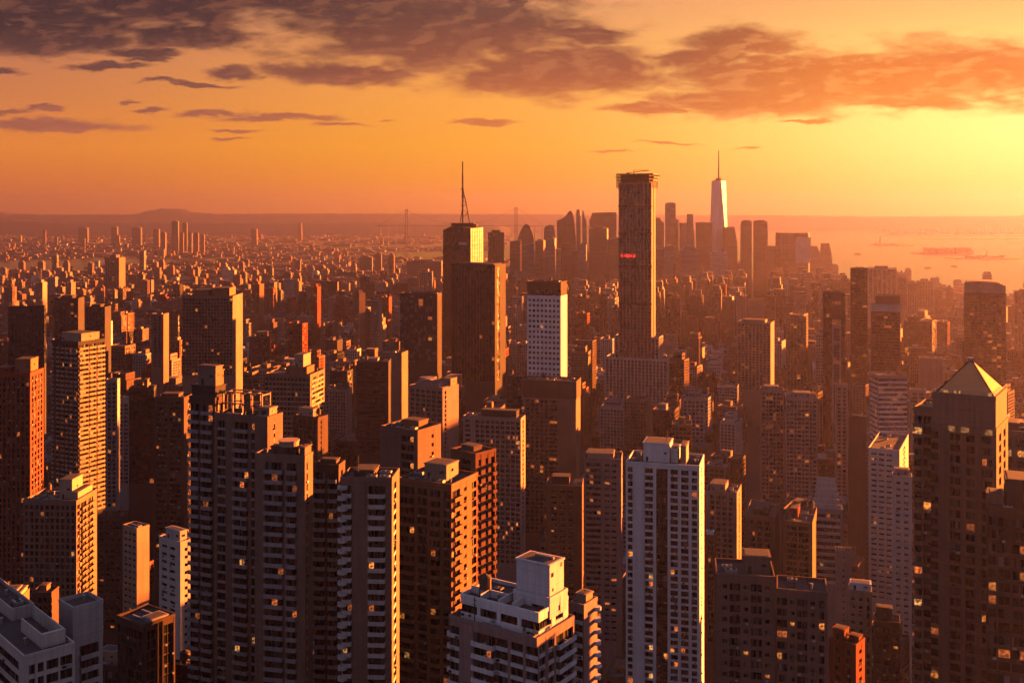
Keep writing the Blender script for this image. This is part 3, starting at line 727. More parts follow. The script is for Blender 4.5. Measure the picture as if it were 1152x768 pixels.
simple(AP, 'tan windowless-sided slab with a thin white roof rim, above the white-capped slim block', 'apartment building', 940, 958, None, 622, 540, 680, 'rose', 'w3 s.6 w3', 'w2', 3.2, 40, (), 2)
simple(AP, 'pale slim tower with three rows of small square windows, left of the pyramid tower', 'apartment tower', 1004, 1026, None, 538, 560, 700, 'pale', 'w1 s1.2 w1 s1.2 w1', 'w2 s1 w2', 3.4, 80, [(1007, 1023, .2, .8, 8, 'rose')], 3, 'the pale punched-window tower')
simple(AP, 'pale grey tower with dense window rows and cluttered roof, behind the pale slim tower', 'apartment tower', 977, 1012, 1022, 508, 660, 660, 'pale', 'w.5 s1 w.4 s1 w.4 s1 w1.4', 'w2 s1 w2', 3.3, 60, (), 6, mirror=False, yaw=26)
b = Bld(OF, 'banded office block with a sloping top and one bright curved edge', 'office tower', 912, 948, None, 560, 610, 640, 'the sloping banded block', yaw=14)
b.vol(912, 948, 0, 1, 575, None, 'grey', 'w.5 h6 w.5', 'w1', 4.0, 40, span=WALL['pale'])
st = MB()
for i in range(6):
    f = i / 6; st.box(b.fx(914 + i * 1.2), b.fx(946 - i), b.fy(.12 + f * .8), b.fy(.12 + f * .8 + .07), b.z(575) + .05, b.z(575) + 3 + i * 2.6, WALL['pale'])
st.build('sloping_fins', b.root, 'stuff')
cu = MB()
for i in range(10): cu.box(b.fx(911.5) - .6, b.fx(911.5) + .6, b.fy(i / 10), b.fy((i + 1) / 10 - .005), 0, b.z(575) + 12 * math.sin((i + .5) / 10 * math.pi / 2), WALL['tan'])
cu.build('curved_edge_wall', b.root)
simple(AP, 'brown block with bright orange right edge, above the twin-hut tower roof', 'apartment building', 838, 872, 877, 584, 600, 650, 'brown', 'w1 g1 w.5 g1 w.5 g1 w1', 'w4', 3.2, 60, [(846, 864, .2, .7, 5, 'dkbrown')], 4, yaw=18)
simple(AP, 'brown box block with orange-edged sunken roof, left of the sloping banded block', 'apartment building', 881, 914, 919, 590, 570, 660, 'rust', 'w1 g3 w.5 g3 w1', 'w4', 3.2, 60, [(887, 896, .3, .7, 10, 'red')], 3, yaw=20)
simple(AP, 'rose stone block with a colonnaded roof edge, right behind the white ribbed tower', 'apartment building', 794, 829, 834, 556, 640, 700, 'rose', 'w1 g1 w.5 g1 w.5 g1 w.5 g1 w1', 'w2 g1 w2', 3.2, 60, [(798, 815, .2, .8, 7, 'rose')], 4, yaw=19)
simple(AP, 'slim rust tower with a domed white hut, between white ribbed and rose towers', 'apartment tower', 793, 806, None, 604, 560, 700, 'rust', 'w.6 g1 w.6', 'w1 g1 w1', 3.2, 40, [(795, 803, .2, .7, 5, 'white')], 1)
simple(AP, 'rust brick tower of small windows, standing in shade left of the striped balcony tower', 'apartment tower', 614, 655, None, 548, 620, 690, 'rust', 'w1 s1 w.6 s1 w.6 s1 w1.6', 'w2 s1 w2', 3.3, 70, [(620, 640, .3, .8, 8, 'dkbrown')], 4, 'the shaded rust tower', yaw=6)
simple(AP, 'tower with pale horizontal balcony stripes and a wide flat roof canopy', 'apartment tower', 657, 699, None, 518, 585, 700, 'rose', 'w.4 h3 w.8 s1 w.4 s1 w1', 'w2 g1 w2', 3.3, 80, [(660, 690, .2, .9, 5, 'tan')], 4, 'the striped balcony tower', yaw=8)

# ---- middle distance, left half
b = Bld(OF, 'dark shafted tower whose right side is all orange sunlit balcony bands', 'apartment tower', 58, 88, 118, 386, 725, 560, 'the orange banded tower', yaw=27, ratio=1.2)
b.vol(58, 88, 0, 1, 386, None, 'dkgrey', 'g.6 w.6 ' + rep('g1 w.25', 5), 'k3.4 w.3 k2.6 w.4 k3', 3.2, 80, bp=1.0, sill=.36, span=WALL['tan'])
b.hut(62, 84, .25, .92, 386, 377, 'tan'); b.clut(59, 87, .03, .22, 386, 3, 6)
b = simple(OF, 'dark tower with a deep red sunlit right side and rust roof hut', 'apartment tower', -14, 34, 49, 421, 640, 640, 'red', rep('w.5 g1', 9) + ' w.5', rep('w.4 g1', 4) + ' w.4', 3.3, 70, [(12, 30, .3, .85, 15, 'rust'), (-8, 8, .2, .6, 6, 'red')], 4, 'the deep red tower', span=WALL['dkbrown'])
simple(OF, 'plain dark glass tower with one thin orange edge, behind the deep red tower', 'office tower', 9, 50, 52, 345, 1100, 400, 'dkgrey', rep('v1', 9), rep('v1', 6), 3.8, 0, (), 3, 'the plain dark glass tower', gm=DGLASS)
b = simple(AP, 'block with orange right side and a bright square hut, below the orange banded tower', 'apartment building', 26, 86, 109, 565, 520, 680, 'brown', rep('w.4 g1', 10) + ' w.5', 'g1 w.3 b2 w.4 b2 w1.2', 3.2, 100, [(60, 74, .3, .8, 21, 'tan'), (75, 83, .2, .9, 8, 'tan')], 5, 'the square-hutted orange block')
simple(AP, 'wide ribbed brown slab with a bright orange right end wall', 'apartment tower', 205, 262, 273, 334, 1080, 410, 'brown', rep('p.25 g1', 16) + ' p.3', 'w5', 3.4, 0, [(214, 232, .2, .8, 6, 'rust'), (236, 256, .2, .8, 9, 'rust')], 3, 'the wide ribbed slab')
simple(AP, 'slim brown tower with orange right side, left of the wide ribbed slab', 'apartment tower', 170, 184, 190, 354, 1150, 405, 'brown', 'w1 g.6 w1 g.6 w1', 'w3', 3.3, 0, (), 2)
simple(AP, 'tall unlit brown tower of faint horizontal ribs, left of the stepped-roof tower', 'apartment tower', 173, 207, None, 449, 625, 610, 'dkbrown', 'w.6 h3 w.8 h3 w1', 'w1 g1 w1', 3.2, 80, [(178, 198, .3, .8, 4, 'dkbrown')], 3, yaw=2)
simple(OF, 'slim grey slab touching the right side of the orange banded tower', 'apartment tower', 119, 132, 135, 428, 790, 560, 'grey', 'w.5 g.8 w.4 g.8 w.5', 'w2', 3.3, 0, (), 2)
simple(OF, 'blank dark block with orange roof panels, right of the slim grey slab', 'office tower', 145, 173, 176, 437, 830, 530, 'dkgrey', rep('v1', 6), rep('v1', 4), 3.6, 0, [(150, 158, .2, .8, 8, 'rust'), (161, 165, .3, .9, 9, 'rust')], 3, gm=DGLASS)
simple(AP, 'grey tower with blue-grey glass lower front, behind the blank dark block', 'apartment tower', 131, 146, None, 452, 900, 530, 'grey', 'w.4 g1 w.3 g1 w.4', 'w1', 3.4, 0, (), 1, gm=GLASSB)
simple(AP, 'brown block with blank right half, standing left of the slim pale tower', 'apartment building', 138, 154, 168, 596, 520, 680, 'tan', 'w.5 s1 w.5 s1 w.5 s1 w.5', 'w4', 3.1, 70, (), 4, yaw=34)
b = simple(AP, 'slim pale tower with a dark shelf near its top, low on the left', 'apartment tower', 179, 203, 216, 612, 425, 720, 'pale', 'w.5 s1 w.5 s1 w1', 'w1 s1 w1', 3.1, 70, [(184, 200, .2, .8, 12, 'pale')], 3, 'the slim pale tower', yaw=36)
simple(AP, 'dark red-brown tower with rows of tiny windows, right of the square-hutted orange block', 'apartment building', 110, 137, None, 582, 590, 690, 'dkbrown', rep('w.4 s1', 4) + ' w.5', 'w1', 3.2, 60, [(114, 130, .2, .7, 6, 'rust')], 3)
b = simple(OF, 'low dark glass block with a pale-rimmed flat roof, bottom left', 'office building', 131, 161, 197, 706, 350, 768, 'dkbrown', rep('v1', 5), 'p.3 v3 p.3 v1 p.3 v3', 3.4, 60, [(150, 160, .3, .8, 4, 'grey')], 4, 'the pale-rimmed dark block', gm=DGLASS, yaw=36)
simple(OF, 'dark block with striped roof plant and small lit shopfront row, foot of the drum-topped tower', 'office building', 152, 226, 232, 752, 372, 768, 'dkgrey', rep('v1', 12), rep('v1', 5), 3.4, 40, (), 10, yaw=10, gm=DGLASS, lit=.1)
simple(AP, 'low block with orange sunlit roof walls at the left edge', 'apartment building', -30, 20, 33, 678, 430, 768, 'rust', rep('w.5 g1', 5), 'w3', 3.2, 40, [(-10, 14, .3, .8, 9, 'tan'), (15, 19, .1, .9, 7, 'tan')], 3)
simple(AP, 'low block with a small orange roof box, right of the orange-roofed left edge block', 'apartment building', 35, 58, None, 668, 470, 768, 'dkbrown', rep('w.5 g1', 4), 'w3', 3.2, 40, [(42, 50, .3, .8, 7, 'rust')], 3)
b = Bld(AP, 'broad colonnaded tower with a banded orange right side and stepped lower wing', 'apartment tower', 297, 349, 365, 423, 700, 520, 'the colonnaded banded tower')
b.vol(297, 349, 0, 1, 423, None, 'brown', rep('w.4 g1', 12) + ' w.5', 'w.3 h5 w.3', 3.2, 60, span=WALL['tan'])
b.hut(318, 342, .2, .7, 423, 415, 'rust'); b.hut(328, 338, .2, .7, 414.7, 401, 'tan'); b.clut(298, 348, .75, .98, 423, 4, 7)
simple(AP, 'small ribbed tower with a rose flat roof, in front of the colonnaded banded tower', 'apartment tower', 330, 358, 369, 471, 665, 520, 'dkbrown', rep('p.3 g1', 5) + ' p.4', 'w1 g.6 w3', 3.2, 60, [(334, 350, .2, .8, 9, 'rose')], 3, yaw=26)
simple(OF, 'black glass office block with horizontal bands, left of a plain brown slab', 'office tower', 401, 437, 440, 408, 900, 500, 'dkgrey', 'w.5 h7 w1', 'w2', 3.6, 0, [(406, 424, .3, .8, 3, 'grey')], 3, 'the black banded office block', gm=DGLASS)
simple(OF, 'plain brown slab with orange right side, close behind the black banded office block', 'office tower', 425, 452, 459, 398, 980, 500, 'brown', 'w5', 'w5', 3.6, 0, (), 3)
b = Bld(AP, 'arcaded tower with a curved roof crest and orange right side', 'apartment tower', 460, 498, 516, 438, 770, 512, 'the arched crest tower', yaw=30)
b.vol(460, 498, 0, 1, 438, None, 'rose', rep('w.35 g1', 6) + ' w.4', 'w.5 g.6 w4', 3.3, 60)
ar = MB(); zz = b.z(438) + .05; n = 10
for i in range(n):
    f0, f1 = i / n, (i + 1) / n; h = (9.5 * .64) * math.sin(math.pi * (i + .5) / n)
    ar.box(b.fx(462) + (b.fx(496) - b.fx(462)) * f0, b.fx(462) + (b.fx(496) - b.fx(462)) * f1, b.fy(.1), b.fy(.5), zz, zz + max(.4, h), WALL['rose'])
ar.build('roof_crest', b.root); b.hut(488, 497, .55, .95, 438, 429, 'tan')
simple(AP, 'rose grey framed tower with horizontal window bands and dark roof plant box', 'apartment tower', 521, 586, 591, 472, 735, 620, 'rose', 'w.6 h1.6 w1.6 ' + rep('g1.2 w.35', 9), 'w1 g1 w1', 3.3, 70, [(540, 580, .2, .8, 8, 'dkgrey')], 3, 'the rose framed tower', yaw=14)
b = Bld(OF, 'dark banded-crown office block with orange right edge, below the white grid tower', 'office tower', 590, 648, 653, 449, 930, 590, 'the dark-crowned office block', yaw=13)
b.vol(590, 648, 0, 1, 449, None, 'brown', rep('w.5 g1', 5) + ' w.5 h2.4 w6', 'w4', 3.6, 0)
b.vol(588, 648.6, -.01, 1.01, 430, 449, 'dkbrown', 'w4', 'w4', 3.6, 0, bare=True, name='crown_band'); b.clut(592, 646, .05, .95, 430, 8, 13)
simple(OF, 'dark slab with a rosy upper corner, left of the dark-crowned office block', 'office tower', 570, 587, None, 424, 900, 470, 'dkgrey', rep('w.4 g1', 3), 'w1', 3.6, 0, (), 2)

# ---- the tall ones further off
b = Bld(OF, 'white office tower with a strict grid of square windows and golden right side', 'office tower', 593, 631, 638, 334, 1130, 432, 'the white grid tower', yaw=20)
b.vol(593, 631, 0, 1, 334, None, 'white', rep('w.55 g1', 8) + ' w.6', 'w4', 5.6, 0, sill=.5, gm=DGLASS, T=1.0)
b.vol(593.2, 630.8, .005, .995, 318, 334, 'dkgrey', rep('w.25 v1', 5), 'w4', 15, 0, name='dark_top_storeys')
b.clut(596, 628, .1, .9, 318, 4, 2)
b = Bld('skyscraper', 'broad black skyscraper with flat top and glowing orange right edge', 'skyscraper', 508, 557, 569, 299, 1160, 418, 'the broad black skyscraper', yaw=18)
b.vol(508, 557, 0, 1, 299, None, 'dkgrey', rep('p.2 v1', 14) + ' p.2', 'w1.2 v2 w4', 3.9, 0, gm=DGLASS)
b.hut(512, 554, .1, .9, 299, 297.5, 'dkgrey')
simple(OF, 'dark office tower with greenish glass front, left of the broad black skyscraper', 'office tower', 450, 492, 497, 331, 1200, 402, 'dkgrey', rep('v1 w.1', 8), 'w3', 3.9, 0, (), 2, 'the greenish glass tower', yaw=12, gm=GLASSB)
b = Bld('skyscraper', 'slim ribbed skyscraper under construction with ragged crown and red light strip', 'skyscraper', 696, 733, 737.5, 206, 1350, 448, 'the tall ribbed skyscraper', yaw=20)
b.vol(696, 733, 0, 1, 206, None, 'rose', rep('p.45 g1', 9) + ' p.35', 'w2 g1 w2', 4.2, 0, lit=.01, gm=DGLASS, T=1.4, sill=.12)
b.vol(690.5, 741, .08, 1.1, 380, None, 'pale', rep('p.45 g1', 12) + ' p.35', rep('p.35 g1.1', 6), 4.2, 0, name='upper_podium', gm=DGLASS, T=1.4, sill=.12)
b.vol(681, 751, -.12, 1.2, 404, None, 'pale', rep('p.45 g1', 17) + ' p.35', rep('p.35 g1.1', 7), 4.2, 0, name='podium', gm=DGLASS, T=1.4, sill=.12)
cw = MB(); z0 = b.z(206); W, Dp = b.W, b.Dp
cw.box(-W * .44, W * .42, -Dp * .42, Dp * .42, z0 + .03, b.z(196), WALL['dkbrown'])
for k, (e, zq) in enumerate(((2.6, 203), (4.0, 199.5), (3.0, 196))):
    zz = b.z(zq); cw.box(-W / 2 - e, W / 2 + e, -Dp / 2 - e, Dp / 2 + e, zz, zz + .9, DMETAL)
for i in range(11):
    x = -W / 2 - 2 + (W + 4) * i / 10; cw.bar((x, -Dp / 2 - 2.2, z0 - 6), (x, -Dp / 2 - 2.2, b.z(196) + RND.uniform(0, 2)), .3, DMETAL); cw.bar((x, Dp / 2 + 2.2, z0 - 6), (x, Dp / 2 + 2.2, b.z(196)), .3, DMETAL)
for i in range(7):
    y = -Dp / 2 - 2 + (Dp + 4) * i / 6; cw.bar((W / 2 + 2.2, y, z0 - 6), (W / 2 + 2.2, y, b.z(196)), .3, DMETAL); cw.bar((-W / 2 - 2.2, y, z0 - 6), (-W / 2 - 2.2, y, b.z(196)), .3, DMETAL)
cw.build('crown_scaffold', b.root)
cb = MB(); zz = b.z(195); cb.bar((-4, 0, b.z(196)), (-4, 0, zz + 5), .5, DMETAL); cb.bar((-14, 0, zz + 1), (16, 0, zz + 4.4), .4, DMETAL); cb.bar((-4, 0, zz + 5), (14, 0, zz + 4.2), .2, DMETAL); cb.box(-14, -10, -1, 1, zz - .6, zz + 1.6, DMETAL); cb.build('roof_crane', b.root)
cb = MB(); cb.bar((10, 0, b.z(199)), (W / 2 + 9, -4, b.z(197.5)), .45, DMETAL); cb.bar((W / 2 + 9, -4, b.z(197.5)), (W / 2 + 8, -4, b.z(201)), .25, DMETAL); cb.build('roof_gantry', b.root)
sg = MB()
for i, (x0, x1) in enumerate(((698.5, 701), (702, 704), (704.8, 708.6), (709.6, 711.5), (712.2, 715))):
    h = (1.6, 1.2, 2.2, 1.5, 1.9)[i]; sg.box(b.fx(x0), b.fx(x1), -Dp / 2 - .9, -Dp / 2 - .6, b.z(288) - h * 1.1, b.z(288) + h, REDL)
sg.build('red_light_strip', b.root, 'stuff')
# horizontal plant-floor bands
for i, py in enumerate((232, 263, 300, 342)):
    bb = MB(); bb.box(-W / 2 - .4, W / 2 + .5, -Dp / 2 - .5, -Dp / 2 - .1, b.z(py) - 1.2, b.z(py) + 1.2, DMETAL); bb.build('plant_floor_band', b.root)

# the crystal-topped tower with its mast
D = 1750; x = lambda px: (px - 520.5) / F * D
t = thing('skyscraper', 'crystal-cut glass tower with a lattice mast, sunlit gold on its right facet', 'skyscraper', gpt(520.5, D + 30), 0, None)
HEROES.append((496, 545, 253, D, 299, 'the masted crystal tower')); FOOT.append((gpt(520.5, D + 30)[0], D + 30, 52))
c = MB()
P_ = [(x(497.5), -4), (x(510), -32), (x(531), -34), (x(544.5), -6), (x(540), 34), (x(502), 34)]
tops = [zt(259, D), zt(253.5, D), zt(257, D), zt(256, D), zt(262, D), zt(262, D)]
n = 6; c.v = [(*p, 0) for p in P_] + [(p[0] * .97, p[1] * .97, z) for p, z in zip(P_, tops)]
for i in range(n):
    j = (i + 1) % n; c.f.append((i, j, n + j, n + i)); c.k.append(c.mi(SUNLIT_GLASS if i == 2 else DGLASS))  # right facet carries its sunlight in the glass colour
c.f.append(tuple(range(n, 2 * n))); c.k.append(c.mi(DMETAL)); c.build('faceted_shaft', t)
c = MB()
for i in range(48):      # mullions
    for a in range(1, 6):
        pass
for i in range(3):
    A_, B_ = Vector((*P_[i], 0)), Vector((*P_[i + 1], 0)); A2, B2 = Vector((P_[i][0] * .97, P_[i][1] * .97, tops[i])), Vector((P_[i + 1][0] * .97, P_[i + 1][1] * .97, tops[i + 1]))
    for k in range(1, 7): c.bar(tuple(A_.lerp(B_, k / 7)), tuple(A2.lerp(B2, k / 7)), .22, DMETAL)
    for k in range(1, 40): q = k / 40; c.bar(tuple(A_.lerp(A2, q)), tuple(B_.lerp(B2, q)), .18, DMETAL)
c.build('mullions', t, 'stuff')
c = MB(); c.box(x(514), x(529), -33.4, -32.6, zt(272, D), zt(262, D), DMETAL); c.box(x(517), x(526), -33.9, -33.41, zt(275.5, D), zt(272.5, D), METAL); c.build('roof_screen', t)
c = MB(); c.box(x(508), x(534), -18, 18, zt(260, D), zt(251, D), DMETAL); c.ring(x(534), -10, 5, zt(258, D), zt(252, D), DMETAL, 10); c.build('mast_base', t)
c = MB(); bz = zt(252, D)
zA = zt(213, D); zT = zt(181, D)
pole = [(0, 0, bz), (0, 0, zA), (0, 0, zt(197, D)), (0, 0, zT)]
for (a_, b_), r_ in zip(zip(pole, pole[1:]), (1.3, 1.25, .95)): c.bar(a_, b_, r_, DMETAL)
leg = [(x(528.5), -3, bz), (x(526.5), -2, zt(240, D)), (x(524.6), -1, zt(229, D)), (x(522.4), 0, zt(220, D)), (x(521), 0, zA)]
for a_, b_ in zip(leg, leg[1:]): c.bar(a_, b_, .75, DMETAL)
for a_ in leg[1:]: c.bar(a_, (0, 0, a_[2] - 6), .45, DMETAL); c.bar(a_, (0, 0, a_[2] + 7), .4, DMETAL)
c.bar((x(517), 5, bz), (0, 0, zt(232, D)), .6, DMETAL)
for py, r_ in ((232, 2.6), (221, 2.2), (213, 3.2), (205, 1.9), (197, 2.0), (190, 1.4)): c.ring(0, 0, r_, zt(py, D), zt(py - 1.1, D), DMETAL, 8)
c.build('mast', t)

# ---- right half, middle distance
b = Bld(OF, 'black slender tower with a tall notch opening near its top', 'office tower', 926, 951, None, 330, 1250, 500, 'the notched black tower', yaw=15)
b.vol(926, 936, 0, 1, 330, None, 'dkgrey', rep('w.2 v1', 3), rep('w.2 v1', 4), 3.8, 0, gm=DGLASS); b.vol(946.5, 951, 0, 1, 330, None, 'dkgrey', 'w.2 v1 w.2', 'w.2 v1', 3.8, 0, gm=DGLASS)
b.vol(936.1, 946.4, .12, .9, 345, 360, 'dkgrey', 'w1', 'w1', 3.8, 0, bare=True, name='link_block'); b.vol(936.1, 946.4, .02, .95, 368, None, 'grey', 'w.3 v1 w.3', 'w1', 3.8, 0, name='link_wall', gm=GLASSB)
b.vol(936.1, 946.4, .03, .97, 329.4, 339, 'dkgrey', 'w1', 'w1', 3.8, 0, bare=True, name='top_link')
simple(OF, 'slim horizontally ribbed tower against the water, left of the pale-capped tower', 'office tower', 957, 976, None, 303, 1400, 430, 'dkbrown', 'w.3 h5 w.3', 'w1 h4 w1', 3.8, 0, [(962, 972, .2, .8, 2, 'tan')], 2, 'the slim ribbed harbour tower', yaw=16)
b = Bld(OF, 'brown ribbed tower with a pale band below its dark top', 'office tower', 980, 1013, None, 351, 1300, 430, 'the pale-capped tower', yaw=18)
b.vol(980, 1013, 0, 1, 351, None, 'dkbrown', 'w.3 h7 w.3', 'w1 h4 w1', 3.8, 0); b.vol(979.6, 1013.4, -.01, 1.01, 343.5, 351, 'pale', 'w1', 'w1', 3.8, 0, bare=True, name='pale_band'); b.vol(985, 1013, .1, .98, 334, 343.5, 'dkbrown', 'w1', 'w1', 3.8, 0, bare=True, name='top_storeys')
b = Bld(OF, 'broad dark tower with a curved roofline and dotted lit windows, far right', 'office tower', 1085, 1132, None, 331, 1300, 430, 'the dotted lit tower', yaw=22)
b.vol(1085, 1132, 0, 1, 331, None, 'dkbrown', 'w.2 ' + rep('g1 w.15', 9), 'w.2 ' + rep('g1 w.15', 5), 3.7, 0, lit=.07)
c = MB(); n = 14
for i in range(n):
    f0, f1 = i / n, (i + 1) / n; h = (331 - 317) * 1300 / F * (.72 + .28 * math.sin(math.pi * (.15 + .6 * (1 - f0))) - (.25 * max(0, f0 - .75) / .25))
    c.box(-b.W / 2 + .5 + (b.W - 1) * f0, -b.W / 2 + .5 + (b.W - 1) * f1, -b.Dp / 2 + .5, b.Dp / 2 - .5, b.z(331) + .05, b.z(331) + h, WALL['rose'])
c.build('curved_crown', b.root)
simple(OF, 'striped slab with one bright vertical edge line, middle right', 'office tower', 829, 867, 871, 364, 1480, 432, 'rose', rep('p.5 g1', 9) + ' w.4', 'w3', 3.7, 0, [(835, 860, .2, .8, 3, 'tan')], 2, 'the striped slab', yaw=22)
simple(OF, 'plain brown office tower, hazy, right of the striped slab', 'office tower', 885, 907, None, 358, 1700, 440, 'brown', rep('p.4 g1', 6), 'w2', 3.7, 0, [(889, 899, .2, .8, 3, 'brown')], 0, yaw=14)
simple(AP, 'tower with vertical rose ribs, left of the matching ribbed tower', 'apartment tower', 856, 882, None, 440, 860, 560, 'rose', rep('w.4 h1 w.3 g.5', 3) + ' w.4', 'w2 g1 w1', 3.3, 0, [(860, 876, .2, .8, 4, 'grey')], 3, 'the left rose ribbed tower', yaw=11)
simple(AP, 'tower with vertical rose ribs, right of the matching ribbed tower', 'apartment tower', 884, 920, None, 449, 830, 570, 'rose', rep('w.4 g.5 w.3 h1', 4) + ' w.4', 'w2 g1 w1', 3.3, 0, [(893, 912, .2, .8, 5, 'grey')], 4, yaw=12)
simple(AP, 'narrow brown tower with pale top, just left of the windowless brown tower', 'apartment tower', 940, 954, None, 434, 900, 560, 'rose', 'w.4 g.6 w.4 g.6 w.4', 'w1', 3.3, 0, (), 2, yaw=14)
simple(OF, 'windowless brown tower with a pale roof rim, middle right', 'tower', 955, 975, None, 470, 770, 600, 'dkbrown', 'w5', 'w5', 3.3, 0, (), 2, 'the windowless brown tower', yaw=15, bare=True)
simple(OF, 'slab with bright white horizontal bands, behind the pale punched towers', 'office tower', 978, 988, 1021, 423, 1000, 500, 'grey', 'w.1 h6 w.1', 'w.2 h4 w.2', 4.6, 0, (), 4, 'the white banded slab', mirror=True, span=WALL['white'])
simple(OF, 'narrow grey tower, just right of the white banded slab', 'office tower', 1024, 1042, None, 440, 1020, 480, 'grey', 'w.5 g1 w.5 g1 w.5', 'w1', 3.6, 0, (), 2, yaw=18)
simple(OF, 'square tan tower with a flat top, upper left of the pyramid roof', 'office tower', 1034, 1060, None, 404, 1500, 440, 'rose', 'w5', 'w5', 3.6, 0, (), 2, yaw=18, bare=True)

# ---- a few mid-rise landmarks on the left
for (xl, xm, xr, yt, D, w, lab) in (
    (61, 88, 95, 336, 1500, 'dkgrey', 'dark broad block with orange right side, right of the plain dark glass tower'),
    (96, 118, 125, 346, 1450, 'dkgrey', 'dark block with orange right side, second right of the plain dark glass tower'),
    (398, 404, 411, 330, 1900, 'brown', 'slim block with yellow right side, left of the greenish glass tower'),
    (283, 292, 297, 320, 2300, 'rust', 'small tower with a rust orange right side in the hazy left middle'),
    (350, 357, 361, 323, 2100, 'red', 'small red-sided tower in the hazy left middle'),
    (417, 426, 430, 338, 1700, 'tan', 'thin yellow-lit block directly left of the greenish glass tower'),
    (40, 48, 53, 318, 2300, 'tan', 'small bright yellow-sided tower at the far left skyline'),
    (75, 80, 85, 318, 2400, 'tan', 'small yellow-sided tower, second along the far left skyline'),
    (118, 134, 141, 290, 3400, 'brown', 'hazy slab with orange right side by the left river'),
    (549, 557, 567, 262, 2600, 'dkgrey', 'hazy dark tower just right of the masted crystal tower'),
    (472, 485, 487, 306, 2500, 'tan', 'bright little block between the greenish tower and masted tower'),
    (1141, 1165, None, 329, 1900, 'brown', 'hazy tower cut by the right edge of the photo'),
    (976, 1009, None, 303, 2500, 'rose', 'broad hazy slab behind the pale-capped tower'),
    (1010, 1020, None, 312, 2550, 'rose', 'lower hazy block stepping down right of the broad hazy slab'),
    (1021, 1033, None, 319, 2600, 'rose', 'second hazy block stepping down towards the harbour'),
    (1031, 1050, None, 317, 3300, 'brown', 'hazy flat block on the harbour shore'),
    (1051, 1060, None, 326, 3000, 'brown', 'hazy narrow block on the harbour shore'),
    (1064, 1072, None, 324, 3000, 'brown', 'hazy block with a small top hut near the harbour shore')):
    simple('office_block', lab, 'office block', xl, xm, xr, yt, D, yt + 60 if D < 2000 else yt + 30, w, rep('w.4 g1', 6) + ' w.4', 'w4', 4.2, 0, [(xl + (xm - xl) * .25, xl + (xm - xl) * .7, .2, .8, 3, w)], 0)

# ------------------------------------------------------------------ the far downtown, each tower by its outline and depth
def profile(name, label, D, pts, depth, wall, lit=None, rz=0.0, crown=None):
    """a tower whose front outline is pts (photo columns and rows at distance D), with its own depth"""
    xs = [p[0] for p in pts]; c = (min(xs) + max(xs)) / 2
    t = thing(name, label, 'skyscraper', gpt(c, D), rz); b = MB()
    q = [((px - c) / F * D, zt(py, D)) for px, py in pts]
    q = [(q[0][0], 0)] + q + [(q[-1][0], 0)]; n = len(q); m_ = FARM[wall]; k = b.mi(m_)
    b.v = [(x, 0, z) for x, z in q] + [(x, depth, z) for x, z in q]
    b.f.append(tuple(range(n))[::-1]); b.k.append(k); b.f.append(tuple(range(n, 2 * n))); b.k.append(k)
    for i in range(n): j = (i + 1) % n; b.f.append((i, j, n + j, n + i)); b.k.append(k)
    b.build('shaft', t)
    c_ = MB(); xr = max(x for x, z in q); xl = min(x for x, z in q); zm = max(z for x, z in q); zr = pts[-1][1]
    e = zt(zr, D)
    if crown: c_.box(xl + (xr - xl) * .2, xl + (xr - xl) * .8, depth * .3, depth * .7, min(zm, e), max(zm, e) + crown, WALL['dkgrey']); c_.build('roof_plant', t)
    HEROES.append((min(xs), max(xs), min(p[1] for p in pts), D, 296 if D > 3000 else 290, None)); FOOT.append((gpt(c, D)[0], D + depth / 2, max(xr, depth) * .8))
    return t
